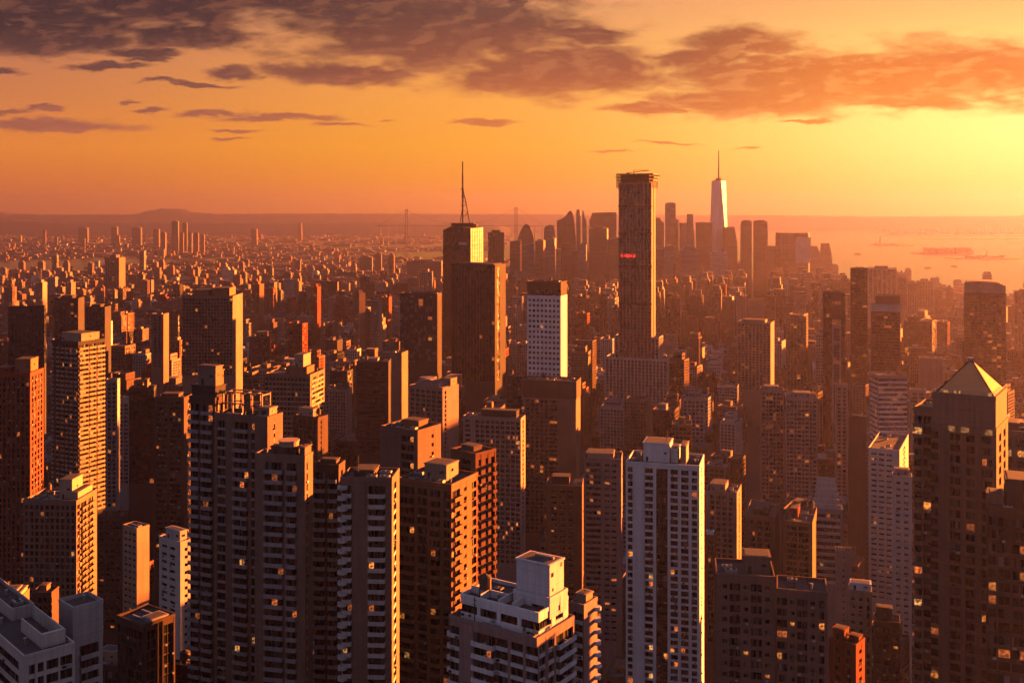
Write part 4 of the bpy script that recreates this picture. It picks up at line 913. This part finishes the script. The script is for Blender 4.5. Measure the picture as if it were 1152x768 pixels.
DT = [
    ('hazy tower with a rounded pyramid top, leftmost of the downtown cluster', 3500, [(582.5, 268), (585, 261), (589, 254), (592, 251.5), (595.5, 253), (598, 259), (600.5, 268)], 50, 'brown', None),
    ('hazy tower with a round dome top in the downtown cluster', 3600, [(612, 262), (612.6, 256), (616, 253.5), (620, 252.8), (623, 254), (625, 268)], 45, 'grey', None),
    ('hazy tower with a sloping shoulder rising to one sharp peak', 3700, [(627, 248), (632, 246.5), (637, 243), (640, 238.5), (642, 236.8), (644, 240), (646, 248), (648, 270)], 50, 'brown', None),
    ('thin straight hazy tower, first of the slender pair', 3800, [(648.3, 237), (648.5, 236.5), (652.3, 236.6), (652.6, 240)], 18, 'grey', 3),
    ('thin hazy tower with a tapering top, second of the slender pair', 3850, [(655.2, 240), (655.4, 237), (656.6, 237), (657.2, 244), (659.6, 247), (660.2, 262)], 18, 'grey', None),
    ('broad hazy flat-topped tower left of the tall ribbed skyscraper', 3900, [(664, 248), (666.4, 243), (667, 239.4), (692.5, 238.6), (693.5, 240)], 60, 'brown', None),
    ('hazy slab with a bright vertical right edge, before the broad flat-topped tower', 3300, [(662.5, 257), (682.8, 257)], 60, 'dkgrey', 4),
    ('stubby hazy block joined to the ribbed skyscraper on its left', 3100, [(684, 270), (697, 267)], 50, 'brown', None),
    ('hazy tower just right of the ribbed skyscraper', 3700, [(737, 247), (738, 245), (742, 245), (744, 249), (747, 250)], 40, 'brown', None),
    ('tall hazy tower with a dark cap, between ribbed skyscraper and tapering spire tower', 3800, [(748.3, 232), (748.5, 228.5), (759.8, 228.5), (760.2, 232)], 36, 'tan', 2),
    ('lower hazy tower behind the dark-capped tall tower', 4000, [(760.5, 246.5), (763.5, 247)], 30, 'brown', None),
    ('hazy block with a flat top, left of the narrow stepped tower', 3750, [(766, 251), (773, 250.5)], 40, 'grey', None),
    ('narrow hazy stepped tower, two left of the tapering spire tower', 3800, [(773.8, 242), (774, 240.8), (779.6, 240.8), (780, 253), (781.5, 266)], 25, 'grey', None),
    ('wide hazy slab directly left of the tapering spire tower', 3900, [(784.5, 250.2), (800.8, 250)], 40, 'brown', None),
    ('hazy leaning-sided tower directly right of the tapering spire tower', 3950, [(815, 256), (826, 255), (827.5, 262), (829.5, 275)], 40, 'brown', None),
    ('hazy flat twin tower, left one of two alike', 3700, [(833.8, 255), (834.6, 248.6), (845.6, 248.2)], 40, 'brown', 2),
    ('hazy flat twin tower, right one of two alike', 3720, [(848.5, 248.5), (849, 248.2), (863, 248.6), (863.5, 262)], 40, 'brown', 2),
    ('hazy block with a sloping right side at the harbour tip', 4100, [(911, 276.5), (919, 277), (923, 285), (925, 292)], 50, 'brown', None),
    ('narrow hazy tapered tower at the very harbour tip', 4150, [(925.3, 286), (926.8, 274), (932.8, 273.4), (935, 283), (937, 300)], 40, 'brown', None),
    ('hazy mid block with a white lit roof corner, below the tapering spire tower', 3200, [(802, 285), (818, 283), (819, 300)], 50, 'pale', None),
    ('hazy dark-fronted block with a pale roof, below the pyramid-topped downtown tower', 3000, [(587, 276), (601, 274)], 50, 'grey', None),
    ('hazy wide block stepping down, left edge of downtown', 3200, [(573.5, 272), (586, 270)], 60, 'brown', None),
    ('hazy block with bright right edge, right of the pyramid-topped downtown tower', 2900, [(602, 271), (611.5, 270.5)], 40, 'brown', 3),
    ('hazy block directly below the dome-topped downtown tower', 3000, [(614, 268.5), (624, 268)], 40, 'grey', 4),
    ('narrow low hazy block, lower right of the dome-topped downtown tower', 2800, [(625.5, 280), (631, 280)], 30, 'tan', None),
    ('hazy block below the peaked downtown tower', 3100, [(633, 274), (641, 273)], 40, 'brown', None),
    ('low hazy block below the slender downtown pair', 2900, [(644, 283), (650, 281)], 30, 'brown', None),
    ('hazy block below the second of the slender downtown pair', 3000, [(652, 275), (659.5, 275.5)], 40, 'grey', 3),
    ('hazy block low between ribbed skyscraper and dark-capped tower', 3200, [(739, 281), (747, 280)], 40, 'brown', None),
    ('hazy stepped block directly below the dark-capped downtown tower', 3000, [(749, 279), (752, 276), (757, 276), (758, 280)], 40, 'grey', None),
    ('low hazy block lower right of the dark-capped downtown tower', 3200, [(759.5, 285), (766, 284)], 40, 'tan', 3),
    ('hazy domed block among the towers left of the spire tower', 3100, [(767, 282), (772, 277), (778, 276), (784, 280), (787, 290)], 50, 'grey', None),
    ('hazy slab right of the flat twin towers, before the drum tower', 3600, [(864.5, 277), (873, 277)], 50, 'brown', None),
]
for lab, D, pts, dep, w, cr in DT: profile('downtown_tower', lab, D, pts, dep, w, None, R(-9 if cr else -1), cr)

# drum-sided tower; its sunlit section is painted as a pale box
D = 3600; t = thing('downtown_tower', 'hazy broad tower with rounded corners and one bright sunlit section', 'skyscraper', gpt(891.5, D + 60))
b = MB(); w = 18.3 / F * D; pts = []
for i in range(24):
    a = 2 * math.pi * i / 24; ca, sa = math.cos(a), math.sin(a)
    pts.append((w * math.copysign(abs(ca) ** .6, ca), w * .75 * math.copysign(abs(sa) ** .6, sa)))
b.prism(pts, 0, zt(263.5, D), FARM['brown']); b.build('shaft', t)
b = MB(); b.prism([(x * .97, y * .97) for x, y in pts], zt(263.5, D) + .02, zt(262, D), FARM['dkgrey']); b.build('roof_rim', t)
b = MB(); b.box(0, w * .92, -w * .75 - 2.5, -w * .45, zt(296, D), zt(267, D), WALL['pale']); b.build('sunlit_section', t)
HEROES.append((872, 911, 262, D, 305, None)); FOOT.append((gpt(891.5, D)[0], D + 60, 75))

# the tapering tower with spire
D = 4010; t = thing('skyscraper', 'tapering glass tower with long needle spire, brightest of the hazy downtown', 'skyscraper', gpt(808.5, D), R(9))
w = 29; zb, zh = 60, zt(203.5, D); ww = w * .97
b = MB(); b.box(-w, w, -w, w, 0, zb, FARM['grey'])
base = [(-w, -w, zb), (w, -w, zb), (w, w, zb), (-w, w, zb)]; r2 = ww * .98
top = [(0, -r2, zh), (r2, 0, zh), (0, r2, zh), (-r2, 0, zh)]
GG2 = glass_mat('mirror_glass', (.62, .54, .50), (.70, .62, .58), .5, .6)
b2 = MB(); b2.v = base + top; km = b2.mi(GG2)
for i in range(4):
    j = (i + 1) % 4; b2.f.append((i, j, 4 + i)); b2.k.append(km); b2.f.append((4 + i, j, 4 + j)); b2.k.append(km)
b2.f.append((4, 5, 6, 7)); b2.k.append(km)
b.build('base_block', t); b2.build('tapered_shaft', t)
b = MB(); b.ring(0, 0, 21, zh + .02, zh + 3, DMETAL, 20); b.ring(0, 0, 10, zh + 3.02, zh + 8, DMETAL, 16); b.ring(0, 0, 15, zh + 8.02, zh + 10, DMETAL, 16); b.build('roof_ring', t)
b = MB(); b.ring(0, 0, 3.4, zh + 10, zt(188, D), DMETAL, 8, 2.6); b.ring(0, 0, 2.6, zt(188, D), zt(169, D), DMETAL, 8, 1.3)
for py in (199, 195, 191, 187, 182): b.ring(0, 0, 3.0, zt(py, D), zt(py - .6, D), DMETAL, 8)
b.build('spire', t)
HEROES.append((799, 818, 203, D, 300, 'the tapering spire tower')); FOOT.append((gpt(808.5, D)[0], D, 50))

# the far cluster beyond the left river, and loose towers out there
FL = [((193, 201.5), 249, 7800, 'the dark wide first tower of the cluster beyond the left river', 'dkgrey'), ((205, 211), 251, 7900, 'dark second tower of the cluster beyond the left river', 'dkgrey'),
      ((202.5, 207), 262, 7500, 'slim brown third tower of the cluster beyond the left river', 'brown'), ((212, 216.5), 262, 7600, 'slim fourth tower of the cluster beyond the left river', 'rust'),
      ((218, 224), 262, 7700, 'brown fifth tower of the cluster beyond the left river', 'brown'), ((225.5, 230.5), 264, 7900, 'last, lowest tower of the cluster beyond the left river', 'brown'),
      ((93, 96), 268, 7600, 'lone slim tower beyond the left river', 'rust'), ((125, 133), 255, 9500, 'hazy block on the skyline left of the river cluster', 'dkgrey'), ((148, 160), 256, 9300, 'wide hazy block on the skyline just left of the river cluster', 'dkgrey'),
      ((172, 180), 258, 8800, 'hazy block between the wide skyline block and the river cluster', 'brown'), ((181, 187), 262, 7000, 'bright-sided block before the river cluster', 'tan'),
      ((48, 52), 259, 9500, 'tiny hazy tower at the far left skyline', 'brown'), ((88, 100), 256, 10000, 'low hazy skyline block far left', 'dkgrey'), ((282, 290), 258, 9000, 'low hazy block on the plain right of the river cluster', 'brown'),
      ((334, 340), 251, 11000, 'hazy domed block under the horizon left of the bridge', 'brown'), ((421, 430), 285, 5200, 'dark tower by the creek, left of the masted crystal tower', 'dkgrey'), ((404, 420), 289, 5100, 'broad dark slab by the creek', 'dkgrey'),
      ((456, 500), 293, 4600, 'long low dark slab at the foot of the masted crystal tower', 'dkgrey'), ((476, 482), 306, 3200, 'bright orange lit little slab before the long dark slab', 'tan'), ((131, 135), 265, 7500, 'tiny lone tower left of the river cluster', 'rust')]
for (a, c), y, D, lab, w in FL:
    t = thing('distant_tower', lab, 'tower', gpt((a + c) / 2, D), R(-RND.uniform(0, 6))); W = (c - a) / F * D * .44; b = MB()
    b.box(-W, W, -W * .4, W * .4, 0, zt(y, D), FARM.get(w, FARM['tan'])); b.build('shaft', t)
    b = MB(); b.box(-W * .6, W * .5, -W * .3, W * .3, zt(y, D) + .02, zt(y, D) + 5, FARM['dkgrey']); b.build('roof_plant', t)
    HEROES.append((a, c, y, D, y + 14, None)); FOOT.append((gpt((a + c) / 2, D)[0], D, W))

# ------------------------------------------------------------------ harbour
ISL = plain_mat('island_land', (.10, .075, .05), .9, 0, .01, .7)
def isle(name, x0, x1, py, dpy, h, seed):
    r = random.Random(seed); n = 26; pts = []
    D1 = F * EYE / (py - dpy - HZ); D2 = F * EYE / (py + dpy - HZ); Dc, Dr = (D1 + D2) / 2, (D1 - D2) / 2
    for i in range(n):
        a = 2 * math.pi * i / n; k = r.uniform(.82, 1.05)
        D = Dc + Dr * math.sin(a) * k; px = (x0 + x1) / 2 + (x1 - x0) / 2 * math.cos(a) * k; pts.append(((px - 576) / F * D, D))
    b = MB(); b.prism(pts, 0, h, ISL); o_ = b.build(name); tag(o_, kind='structure'); return Dc
def blocks(name, label, x0, x1, D, h0, h1, n, seed, kind='stuff', mats=('brown', 'tan', 'grey'), base=3.0, prof=None):
    r = random.Random(seed); b = MB()
    for i in range(n):
        f = (i + r.random()) / n; px = x0 + (x1 - x0) * f; w = r.uniform(.3, .6) * (x1 - x0) / n / F * D * 1.4; h = r.uniform(h0, h1) * (prof(f) if prof else 1); dd = D + r.uniform(-40, 40); X = (px - 576) / F * dd
        b.box(X - w, X + w, dd, dd + 30, base, base + h, FARM[r.choice(mats)])
    o_ = b.build(name); tag(o_, label, None, None, kind); return o_
D = isle('island', 978, 1040, 275.8, 1.2, 5, 1); blocks('island_buildings', 'low buildings on the obelisk island', 985, 1030, D - 60, 6, 14, 14, 5, prof=lambda f: 1.3 - f)
t = thing('lighthouse', 'slender stone lighthouse on the first flat island of the harbour', 'lighthouse', gpt(990, D - 50, 5)); b = MB()
hh = zt(265.5, D) - 5; b.ring(0, 0, 9, 0, 8, WALL['tan'], 8); b.ring(0, 0, 7, 8.02, hh * .9, WALL['tan'], 10, 5.5); b.build('tower_wall', t); b = MB(); b.ring(0, 0, 7, hh * .9 + .02, hh * .93, DMETAL, 10); b.ring(0, 0, 4.5, hh * .93, hh, DMETAL, 10, 1); b.build('lantern_room', t)
D = isle('island', 1022, 1097, 284.5, 2.0, 5, 2); blocks('island_woods', 'dark tree mass on the middle wooded island of the harbour', 1040, 1094, D - 60, 22, 38, 44, 6, mats=('brown', 'brown', 'red'))
D = isle('island', 1062, 1160, 290.4, 1.7, 5, 3); blocks('island_woods', 'low trees around the statue island', 1088, 1130, D - 40, 8, 18, 24, 7, mats=('brown', 'brown'))
t = thing('statue', 'small robed statue with raised arm on a stepped pedestal, on its island', 'statue', gpt(1110, D - 60, 5)); GREEN = plain_mat('verdigris', (.12, .2, .16), .6)
hh = zt(281, D) - 5; b = MB(); b.box(-26, 26, -26, 26, 0, hh * .10, WALL['tan']); b.box(-11, 11, -11, 11, hh * .10, hh * .16, WALL['tan']); b.ring(0, 0, 9, hh * .16, hh * .46, WALL['tan'], 4, 6.5); b.build('pedestal', t)
b = MB(); b.ring(0, 0, 4.8, hh * .46, hh * .72, GREEN, 10, 3.2); b.ring(0, 0, 3.4, hh * .72, hh * .80, GREEN, 10, 2.2); b.ring(0, 0, 1.9, hh * .80, hh * .87, GREEN, 8, 1.6); b.bar((2.6, 0, hh * .77), (5, 0, hh * .97), 1.0, GREEN); b.bar((-2.8, 0, hh * .76), (-3.6, -2, hh * .64), 1.1, GREEN); b.ring(5, 0, 1.6, hh * .97, hh, GREEN, 6, .4)
for i in range(7): a = math.pi * i / 6; b.bar((0, 0, hh * .86), (3.2 * math.cos(a), 0, hh * .865 + 3.2 * math.sin(a)), .25, GREEN)
b.build('robed_figure', t)
D = isle('pier_land', 980, 1240, 264.2, 1.4, 6, 4); blocks('port_sheds', 'sunlit port sheds and cranes on the long flat pier', 1000, 1230, D, 8, 40, 90, 8, mats=('white', 'tan', 'pale', 'brown'))
D = isle('pier_land', 1022, 1210, 268.5, .7, 6, 5); D = isle('pier_land', 1130, 1240, 273.6, .5, 6, 6)
blocks('shore_buildings', 'scattered pale buildings on the shore beyond the water', 985, 1230, 15600, 12, 60, 130, 9, mats=('white', 'tan', 'pale'))
HULL = plain_mat('dark_hull', (.06, .05, .05), .6)
for i, (px, py, L, lab) in enumerate(((965, 286.2, 55, 'dark cargo boat nearest the harbour tip'), (1044.5, 302, 42, 'small dark ferry, left of the two nearer boats'), (1074, 300.2, 42, 'small dark ferry, right of the two nearer boats'), (954, 279.2, 22, 'tiny launch far out by the harbour tip'), (1101, 287.6, 24, 'tiny white launch off the wooded island'))):
    X, D = ground_at(px, py); t = thing('ferry_boat', lab, 'boat', (X, D, 1.2), R(4 * i - 6), None)
    b = MB(); w = L * .16; b.prism([(-L / 2, -w), (L * .36, -w), (L / 2, 0), (L * .36, w), (-L / 2, w)], -.4, L * .07, HULL); b.build('hull', t)
    b = MB(); b.box(-L * .36, L * .2, -w * .8, w * .8, L * .07 + .01, L * .14, WALL['pale']); b.box(-L * .2, L * .08, -w * .6, w * .6, L * .14 + .01, L * .19, WALL['pale']); b.build('deck_house', t)
    b = MB(); b.ring(-L * .12, 0, L * .025, L * .19, L * .26, DMETAL, 8); b.build('funnel', t)
# bridge
t = thing('suspension_bridge', 'long suspension bridge with two tall towers on the hazy horizon', 'bridge', gpt(519, 9400)); Dd = 9400; hw = 61.5 / F * Dd; zT1, zT2 = zt(235.5, Dd), zt(233.2, Dd); zd = 62 + 128
for s_, zz in ((-1, zT1), (1, zT2)):
    b = MB(); X = s_ * hw
    for q in (-9, 9): b.box(X + q - 4.5, X + q + 4.5, -5, 5, 0, zz, FARM['dkgrey'])
    for f in (.55, .8, .985): b.box(X - 4.4, X + 4.4, -4, 4, zz * f - 7, zz * f, FARM['dkgrey'])
    b.build('bridge_tower', t)
zdk = zt(253.5, Dd)
b = MB(); b.box(-hw * 1.55, hw * 2.35, -12, 12, zdk - 6, zdk, FARM['dkgrey']); b.build('bridge_deck', t)
b = MB(); n = 30
def cz(f): return zdk + 10 + ((zT1 if f < 0 else zT2) - zdk - 12) * f * f
for i in range(n):
    f0, f1 = -1 + 2 * i / n, -1 + 2 * (i + 1) / n; b.bar((f0 * hw, -11, cz(f0)), (f1 * hw, -11, cz(f1)), 1.3, DMETAL); b.bar((f0 * hw, -11, zdk), (f0 * hw, -11, cz(f0)), .4, DMETAL)
for s_, zz in ((-1, zT1), (1, zT2)): b.bar((s_ * hw, -11, zz), (s_ * hw * 1.5, -11, zdk), 1.3, DMETAL)
b.build('bridge_cables', t)
b = MB()
for i in range(9): X = hw * (1.2 + i * .14); b.box(X - 3, X + 3, -8, 8, 0, zdk - 6.1, FARM['dkgrey'])
for i in range(3): X = -hw * (1.2 + i * .14); b.box(X - 3, X + 3, -8, 8, 0, zdk - 6.1, FARM['dkgrey'])
b.build('bridge_piers', t, 'stuff')

# two potted conifers on the white terrace
for i, (px, fy_, h, lab) in enumerate(((618, .30, 3.4, 'taller dark conifer in a pot on the white terrace'), (588, .28, 2.6, 'shorter dark conifer in a pot on the white terrace'))):
    t = thing('terrace_conifer', lab, 'tree', (0, 0, 0), 0, 'conifers on the terrace')
    lp = Vector((min(WC.fx(px), WC.W / 2 - 1.2), WC.fy(.1) if i else WC.fy(.17), WC.z(698 if False else 722) + .05)) if False else Vector((WC.fx(602) - 1.0 - i * 3, WC.fy(.07), WC.z(722) + .05))
    c_, s_ = math.cos(WC.root.rotation_euler.z), math.sin(WC.root.rotation_euler.z)
    t.location = (WC.root.location.x + lp.x * c_ - lp.y * s_, WC.root.location.y + lp.x * s_ + lp.y * c_, lp.z)
    b = MB(); b.ring(0, 0, .4, 0, .6, WALL['rust'], 10, .5); b.build('pot', t); b = MB(); b.ring(0, 0, .08, .6, h * .8, BARK, 6, .04); b.build('trunk', t)
    b = MB(); r = random.Random(i)
    for k in range(500):
        f = r.random() ** .7; a = r.uniform(0, 6.28); rr = .75 * (1 - f) * r.uniform(.5, 1.05); z = .8 + f * (h - .8); p = Vector((rr * math.cos(a), rr * math.sin(a), z)); e = Vector((r.uniform(-1, 1), r.uniform(-1, 1), r.uniform(-.6, .6))).normalized() * .16; g_ = e.cross(Vector((0, 0, 1))).normalized() * .05
        b.quad(tuple(p - g_), tuple(p + g_), tuple(p + e + g_ * .5), tuple(p + e - g_ * .5), LEAF)
    b.build('crown', t)

# ------------------------------------------------------------------ the rest of the city
RF = random.Random(2024)
fill = []            # dict per building
FA = np.array(FOOT)
def cap_row(x0, x1, D):
    """highest row (smallest y) a new building may reach without hiding the seen part of a bigger one behind it"""
    lim = 0
    for (a, b_, yt, Dh, vb, _s) in HEROES:
        if Dh > D and x1 > a and x0 < b_: lim = max(lim, vb)
    return lim
def try_fill(X, D, w, d_, h, a, kind):
    px = 576 + F * X / D; gy = HZ + F * EYE / D
    if px < -60 or px > 1212: return
    if D > 3000 and any(in_poly(px, gy, q) for q in (W1, W2, W3)): return
    r = math.hypot(w, d_) / 2
    dd = np.hypot(FA[:, 0] - X, FA[:, 1] - D)
    if (dd < FA[:, 2] * .92 + r * .8).any(): return
    pw = (w * math.cos(a) + d_ * math.sin(a)) / 2 * F / D
    lim = cap_row(px - pw, px + pw, D); ytop = HZ + (EYE - h) * F / D
    if ytop < lim: h = EYE - (lim + RF.uniform(0, 6) - HZ) * D / F
    if h < 8: return
    fill.append(dict(X=X, D=D, w=w, d=d_, h=h, a=a, px=px, pw=pw, y=HZ + (EYE - h) * F / D, kind=kind))
def clusters(px, D):
    """how tall this district builds"""
    u_ = (px - 576) / 576
    if D < 900: return 62, .34
    if D < 1500: return 52 + (12 if u_ < 0 else 6), .42
    if 2200 < D < 3500 and 545 < px < 965: return 80, .42
    if D < 2300: return 38 + (10 if u_ < .1 else 0), .45
    if D < 3400: return 30 + (8 if abs(u_ - .1) < .35 else 0) + (8 if -.5 < u_ < 0 else 0), .45
    if D < 5000: return (46 if .02 < u_ < .52 else 20), .5
    return 7, .5
g0 = R(13); cg, sg_ = math.cos(g0), math.sin(g0)
def lattice(D0, D1, du, dv, wlo, whi, skip=.06, dd=None):
    n = int(D1 * 1.15 / du)
    for i in range(-n, n):
        for j in range(int(-D1 * .2 / dv), int(D1 * 1.15 / dv)):
            if i % 6 == 0 or RF.random() < skip: continue
            U = (i + RF.uniform(-.16, .16)) * du; V = (j + RF.uniform(-.14, .14)) * dv
            X = U * cg + V * sg_; D = -U * sg_ + V * cg
            if D < D0 or D > D1 or abs(X) > D * .53 + 40: continue
            px = 576 + F * X / D; med, sg = clusters(px, D)
            h = med * math.exp(RF.gauss(0, sg))
            if D > 900 and RF.random() < .07: h *= RF.uniform(1.6, 2.3)
            if D > 5000 and RF.random() < .012: h *= RF.uniform(3, 6)
            h = min(h, 120 if D < 3000 else 110); t = max(0, X / D)
            a = g0 + (t * 1.05 if RF.random() < .6 else 0) + RF.gauss(0, .04)
            w, d_ = RF.uniform(wlo, whi), RF.uniform(wlo, whi)
            if dd: d_ = RF.uniform(*dd); a = g0 + RF.gauss(0, .05); w *= RF.choice((1, 1, 1, .6))
            if h > 70: w, d_ = min(w, 26), min(d_, 26)
            if dd and h > 30: w = min(w, 30)
            try_fill(X, D, w, d_, h, a, 0)
lattice(360, 1150, 30, 34, 16, 27)
lattice(1150, 2300, 33, 38, 16, 30)
lattice(2300, 3400, 46, 32, 24, 44, .05, (11, 20))
lattice(3400, 5200, 66, 34, 34, 64, .05, (10, 17))
lattice(5200, 9000, 110, 30, 50, 100, .06, (8, 13))
lattice(9000, 16500, 230, 66, 90, 200, .08, (10, 18))
# what each shows: nearest first, keeping the height of the roofline in every column
sky_ = np.full(1160, 768.0)
items = [('h', D, a, c, yt, None) for (a, c, yt, D, vb, s_) in HEROES] + [('f', f['D'], f['px'] - f['pw'], f['px'] + f['pw'], f['y'], f) for f in fill]
items.sort(key=lambda q: q[1])
for k, D, a, c, yt, f in items:
    i0, i1 = max(0, int(a)), min(1152, int(math.ceil(c)))
    if i1 <= i0:
        if f: f['vis'] = 0
        continue
    s_ = sky_[i0:i1]; seen = np.clip(s_ - yt, 0, None)
    if f: f['vis'] = float(seen.sum()); f['run'] = int((seen > 1).sum()); f['low'] = float(s_.max())
    sky_[i0:i1] = np.minimum(s_, yt)
fill = [f for f in fill if f['vis'] > 0 or f['D'] > 5000 or RF.random() < .3]
vis = sorted([f for f in fill if f['vis'] > 0], key=lambda f: -f['vis'])
single = vis[:300]; sid = {id(f) for f in single}
TONE = [('brown', 'brown'), ('dkbrown', 'dark brown'), ('grey', 'grey'), ('dkgrey', 'dark'), ('pale', 'pale'), ('red', 'brick red'), ('tan', 'tan'), ('rose', 'rosy'), ('rust', 'rust')]
TW = [22, 16, 12, 10, 6, 8, 8, 10, 8]
ORD = ['', 'second ', 'third ', 'fourth ', 'fifth ', 'sixth ', 'seventh ', 'eighth ', 'ninth ', 'tenth ', 'eleventh ', 'twelfth ']
LM = [(s_, (a + c) / 2, yt, D, c - a) for (a, c, yt, D, vb, s_) in HEROES if s_]
PT = ['w.4 g1', 'p.35 g.9', 'w.5 s1', 'w.4 g1', 'h2 w.5', 'v1', 'w.5 g1.2']
labels = {}
for f in single:
    wall, word = RF.choices(TONE, TW)[0]; f['wall'] = wall
    f['roof'] = RF.choice(['hut', 'tank', 'flat', 'step', 'step', 'hut'])
    cls = 'low block' if f['h'] < 34 else 'mid-rise block' if f['h'] < 75 else 'tower'
    rw = {'hut': 'with roof hut', 'tank': 'with roof tank', 'flat': 'with flat roof', 'step': 'with stepped top'}[f['roof']]
    best = min(LM, key=lambda L: (abs(L[1] - f['px']) * 1.0 + abs(math.log(L[3] / f['D'])) * 90 + abs(max(L[2], 0) - f['y']) * .35))
    dx = f['px'] - best[1]; side = 'left of' if dx < -best[4] * .5 else 'right of' if dx > best[4] * .5 else None
    dep = 'behind' if f['D'] > best[3] else 'front'
    rel = (dep + '-' + side) if side else ('directly behind' if dep == 'behind' else 'directly before')
    f['core'] = (f'{word} {cls} {rw}', f'{rel} {best[0]}'); f['dist'] = math.hypot(dx, f['y'] - best[2])
    labels.setdefault(f['core'], []).append(f)
for core, fs in labels.items():
    fs.sort(key=lambda f: f['dist'])
    for i, f in enumerate(fs):
        pre = (ORD[min(i, 11)] + 'nearest ') if len(fs) > 1 else ''
        f['label'] = f'{pre}{core[0]}, {core[1]}'
for f in single:
    D, w, d_, h = f['D'], f['w'], f['d'], f['h']
    name = 'low_rise' if h < 34 else 'mid_rise_block' if h < 75 else 'high_rise'
    t = thing(name, f['label'], 'building', (f['X'], D, 0), -f['a'], 'city blocks between the towers')
    nb_ = max(3, int(w / RF.uniform(2.6, 4.2))); pt = RF.choice(PT); tx = rep(pt, nb_) + ' w.5'; pt2 = RF.choice(PT + ['w3 g.4', 'w3 s.4']); tx2 = rep(pt2, max(2, int(d_ / 4))) + ' w.5'
    gm = RF.choice([GLASS, GLASS, GLASSB, DGLASS]); low = max(0, EYE - (f['low'] - HZ) * D / F - 12)
    fh = RF.uniform(3.2, 3.9) if D < 1500 else RF.uniform(3.6, 5.2)
    if f['roof'] == 'step':
        volume(t, -w / 2, w / 2, -d_ / 2, d_ / 2, 0, h - 7, low, WALL[f['wall']], gm, tx, tx2, fh, 0, lit=.012); q = RF.uniform(.55, .75)
        volume(t, -w / 2 * q, w / 2 * q, -d_ / 2 * q, d_ / 2 * q, h - 7, h, low, WALL[f['wall']], gm, tx, tx2, fh, 0, name='upper_storeys')
    else: volume(t, -w / 2, w / 2, -d_ / 2, d_ / 2, 0, h, low, WALL[f['wall']], gm, tx, tx2, fh, 0, lit=.012, roofm=RF.choice([ROOF, ROOFL, ROOF]))
    if f['roof'] in ('hut', 'tank'):
        x_, y_ = RF.uniform(-w * .2, w * .1), RF.uniform(-d_ * .2, d_ * .1)
        hut(t, x_ - w * .16, x_ + w * .16, y_ - d_ * .16, y_ + d_ * .18, h + .03, RF.uniform(3, 5.5), WALL[RF.choice(['brown', 'rust', 'grey', 'tan', f['wall']])])
    if f['roof'] == 'tank': tank(t, w * .3, d_ * .28, h + .03, 1.9, 3.8)
    if D < 1300:
        for k in range(3 if D < 900 else 1): ac_unit(t, RF.uniform(-w * .4, w * .4), -d_ * .4 + RF.uniform(0, 1.5), h + .03, RF.uniform(.7, 1.1))
# the mass beyond: one object
mm = MB(); keys = list(FARM)
FW = [30, 16, 7, 14, 13, 10, 2]; FW2 = [34, 14, 2, 14, 6, 30, 1]
for f in fill:
    if id(f) in sid: continue
    w, d_, h, a = f['w'] / 2, f['d'] / 2, f['h'], -f['a']; c_, s_ = math.cos(a), math.sin(a); m_ = FARM[RF.choices(keys, FW if f['D'] < 2200 else FW2)[0]]
    def put(w0, w1, d0, d1, z0, z1):
        q = [(f['X'] + x * c_ - y * s_, f['D'] + x * s_ + y * c_) for x, y in ((w0, d0), (w1, d0), (w1, d1), (w0, d1))]
        mm.hexa([(*p, z0) for p in q] + [(*p, z1) for p in q], m_, (0,))
    put(-w, w, -d_, d_, 0, h)
    if f['D'] < 5200:
        k = RF.random()
        if k < .6: x_ = RF.uniform(-.5, .1) * w; y_ = RF.uniform(-.4, .1) * d_; put(x_, x_ + w * .5, y_, y_ + d_ * .5, h, h + RF.uniform(2.5, 6))
        if k > .45: put(-w * .8, -w * .45, -d_ * .2, d_ * .2, h, h + RF.uniform(1.5, 4))
        if h > 40 and RF.random() < .5: put(-w * .7, w * .7, -d_ * .7, d_ * .7, h, h * RF.uniform(1.06, 1.15))
    elif RF.random() < .5: put(-w * .5, w * .3, -d_ * .5, d_ * .4, h, h * 1.25)
o_ = mm.build('city_sprawl'); tag(o_, 'countless small city blocks reaching to the horizon', None, None, 'stuff')
print('heroes', len(HEROES), 'fill', len(fill), 'objects', len(bpy.data.objects))

# ------------------------------------------------------------------ the air
HAZE_DENSITY = 6.2e-5
b = MB(); b.box(-14010, 14010, -1510, 19510, -1, 560, ROOF)
hz = b.build('haze'); hz.data.materials.clear()
m_ = bpy.data.materials.new('haze_air'); m_.use_nodes = True; n_ = NB(m_.node_tree)
pv = n_.new('ShaderNodeVolumePrincipled'); pv.inputs['Color'].default_value = (.128, .130, .30, 1); pv.inputs['Density'].default_value = HAZE_DENSITY; pv.inputs["Anisotropy"].default_value = .57
mo = n_.new('ShaderNodeOutputMaterial'); n_.l.new(pv.outputs[0], mo.inputs['Volume'])
hz.data.materials.append(m_); tag(hz, kind='stuff'); m_.cycles.homogeneous_volume = True
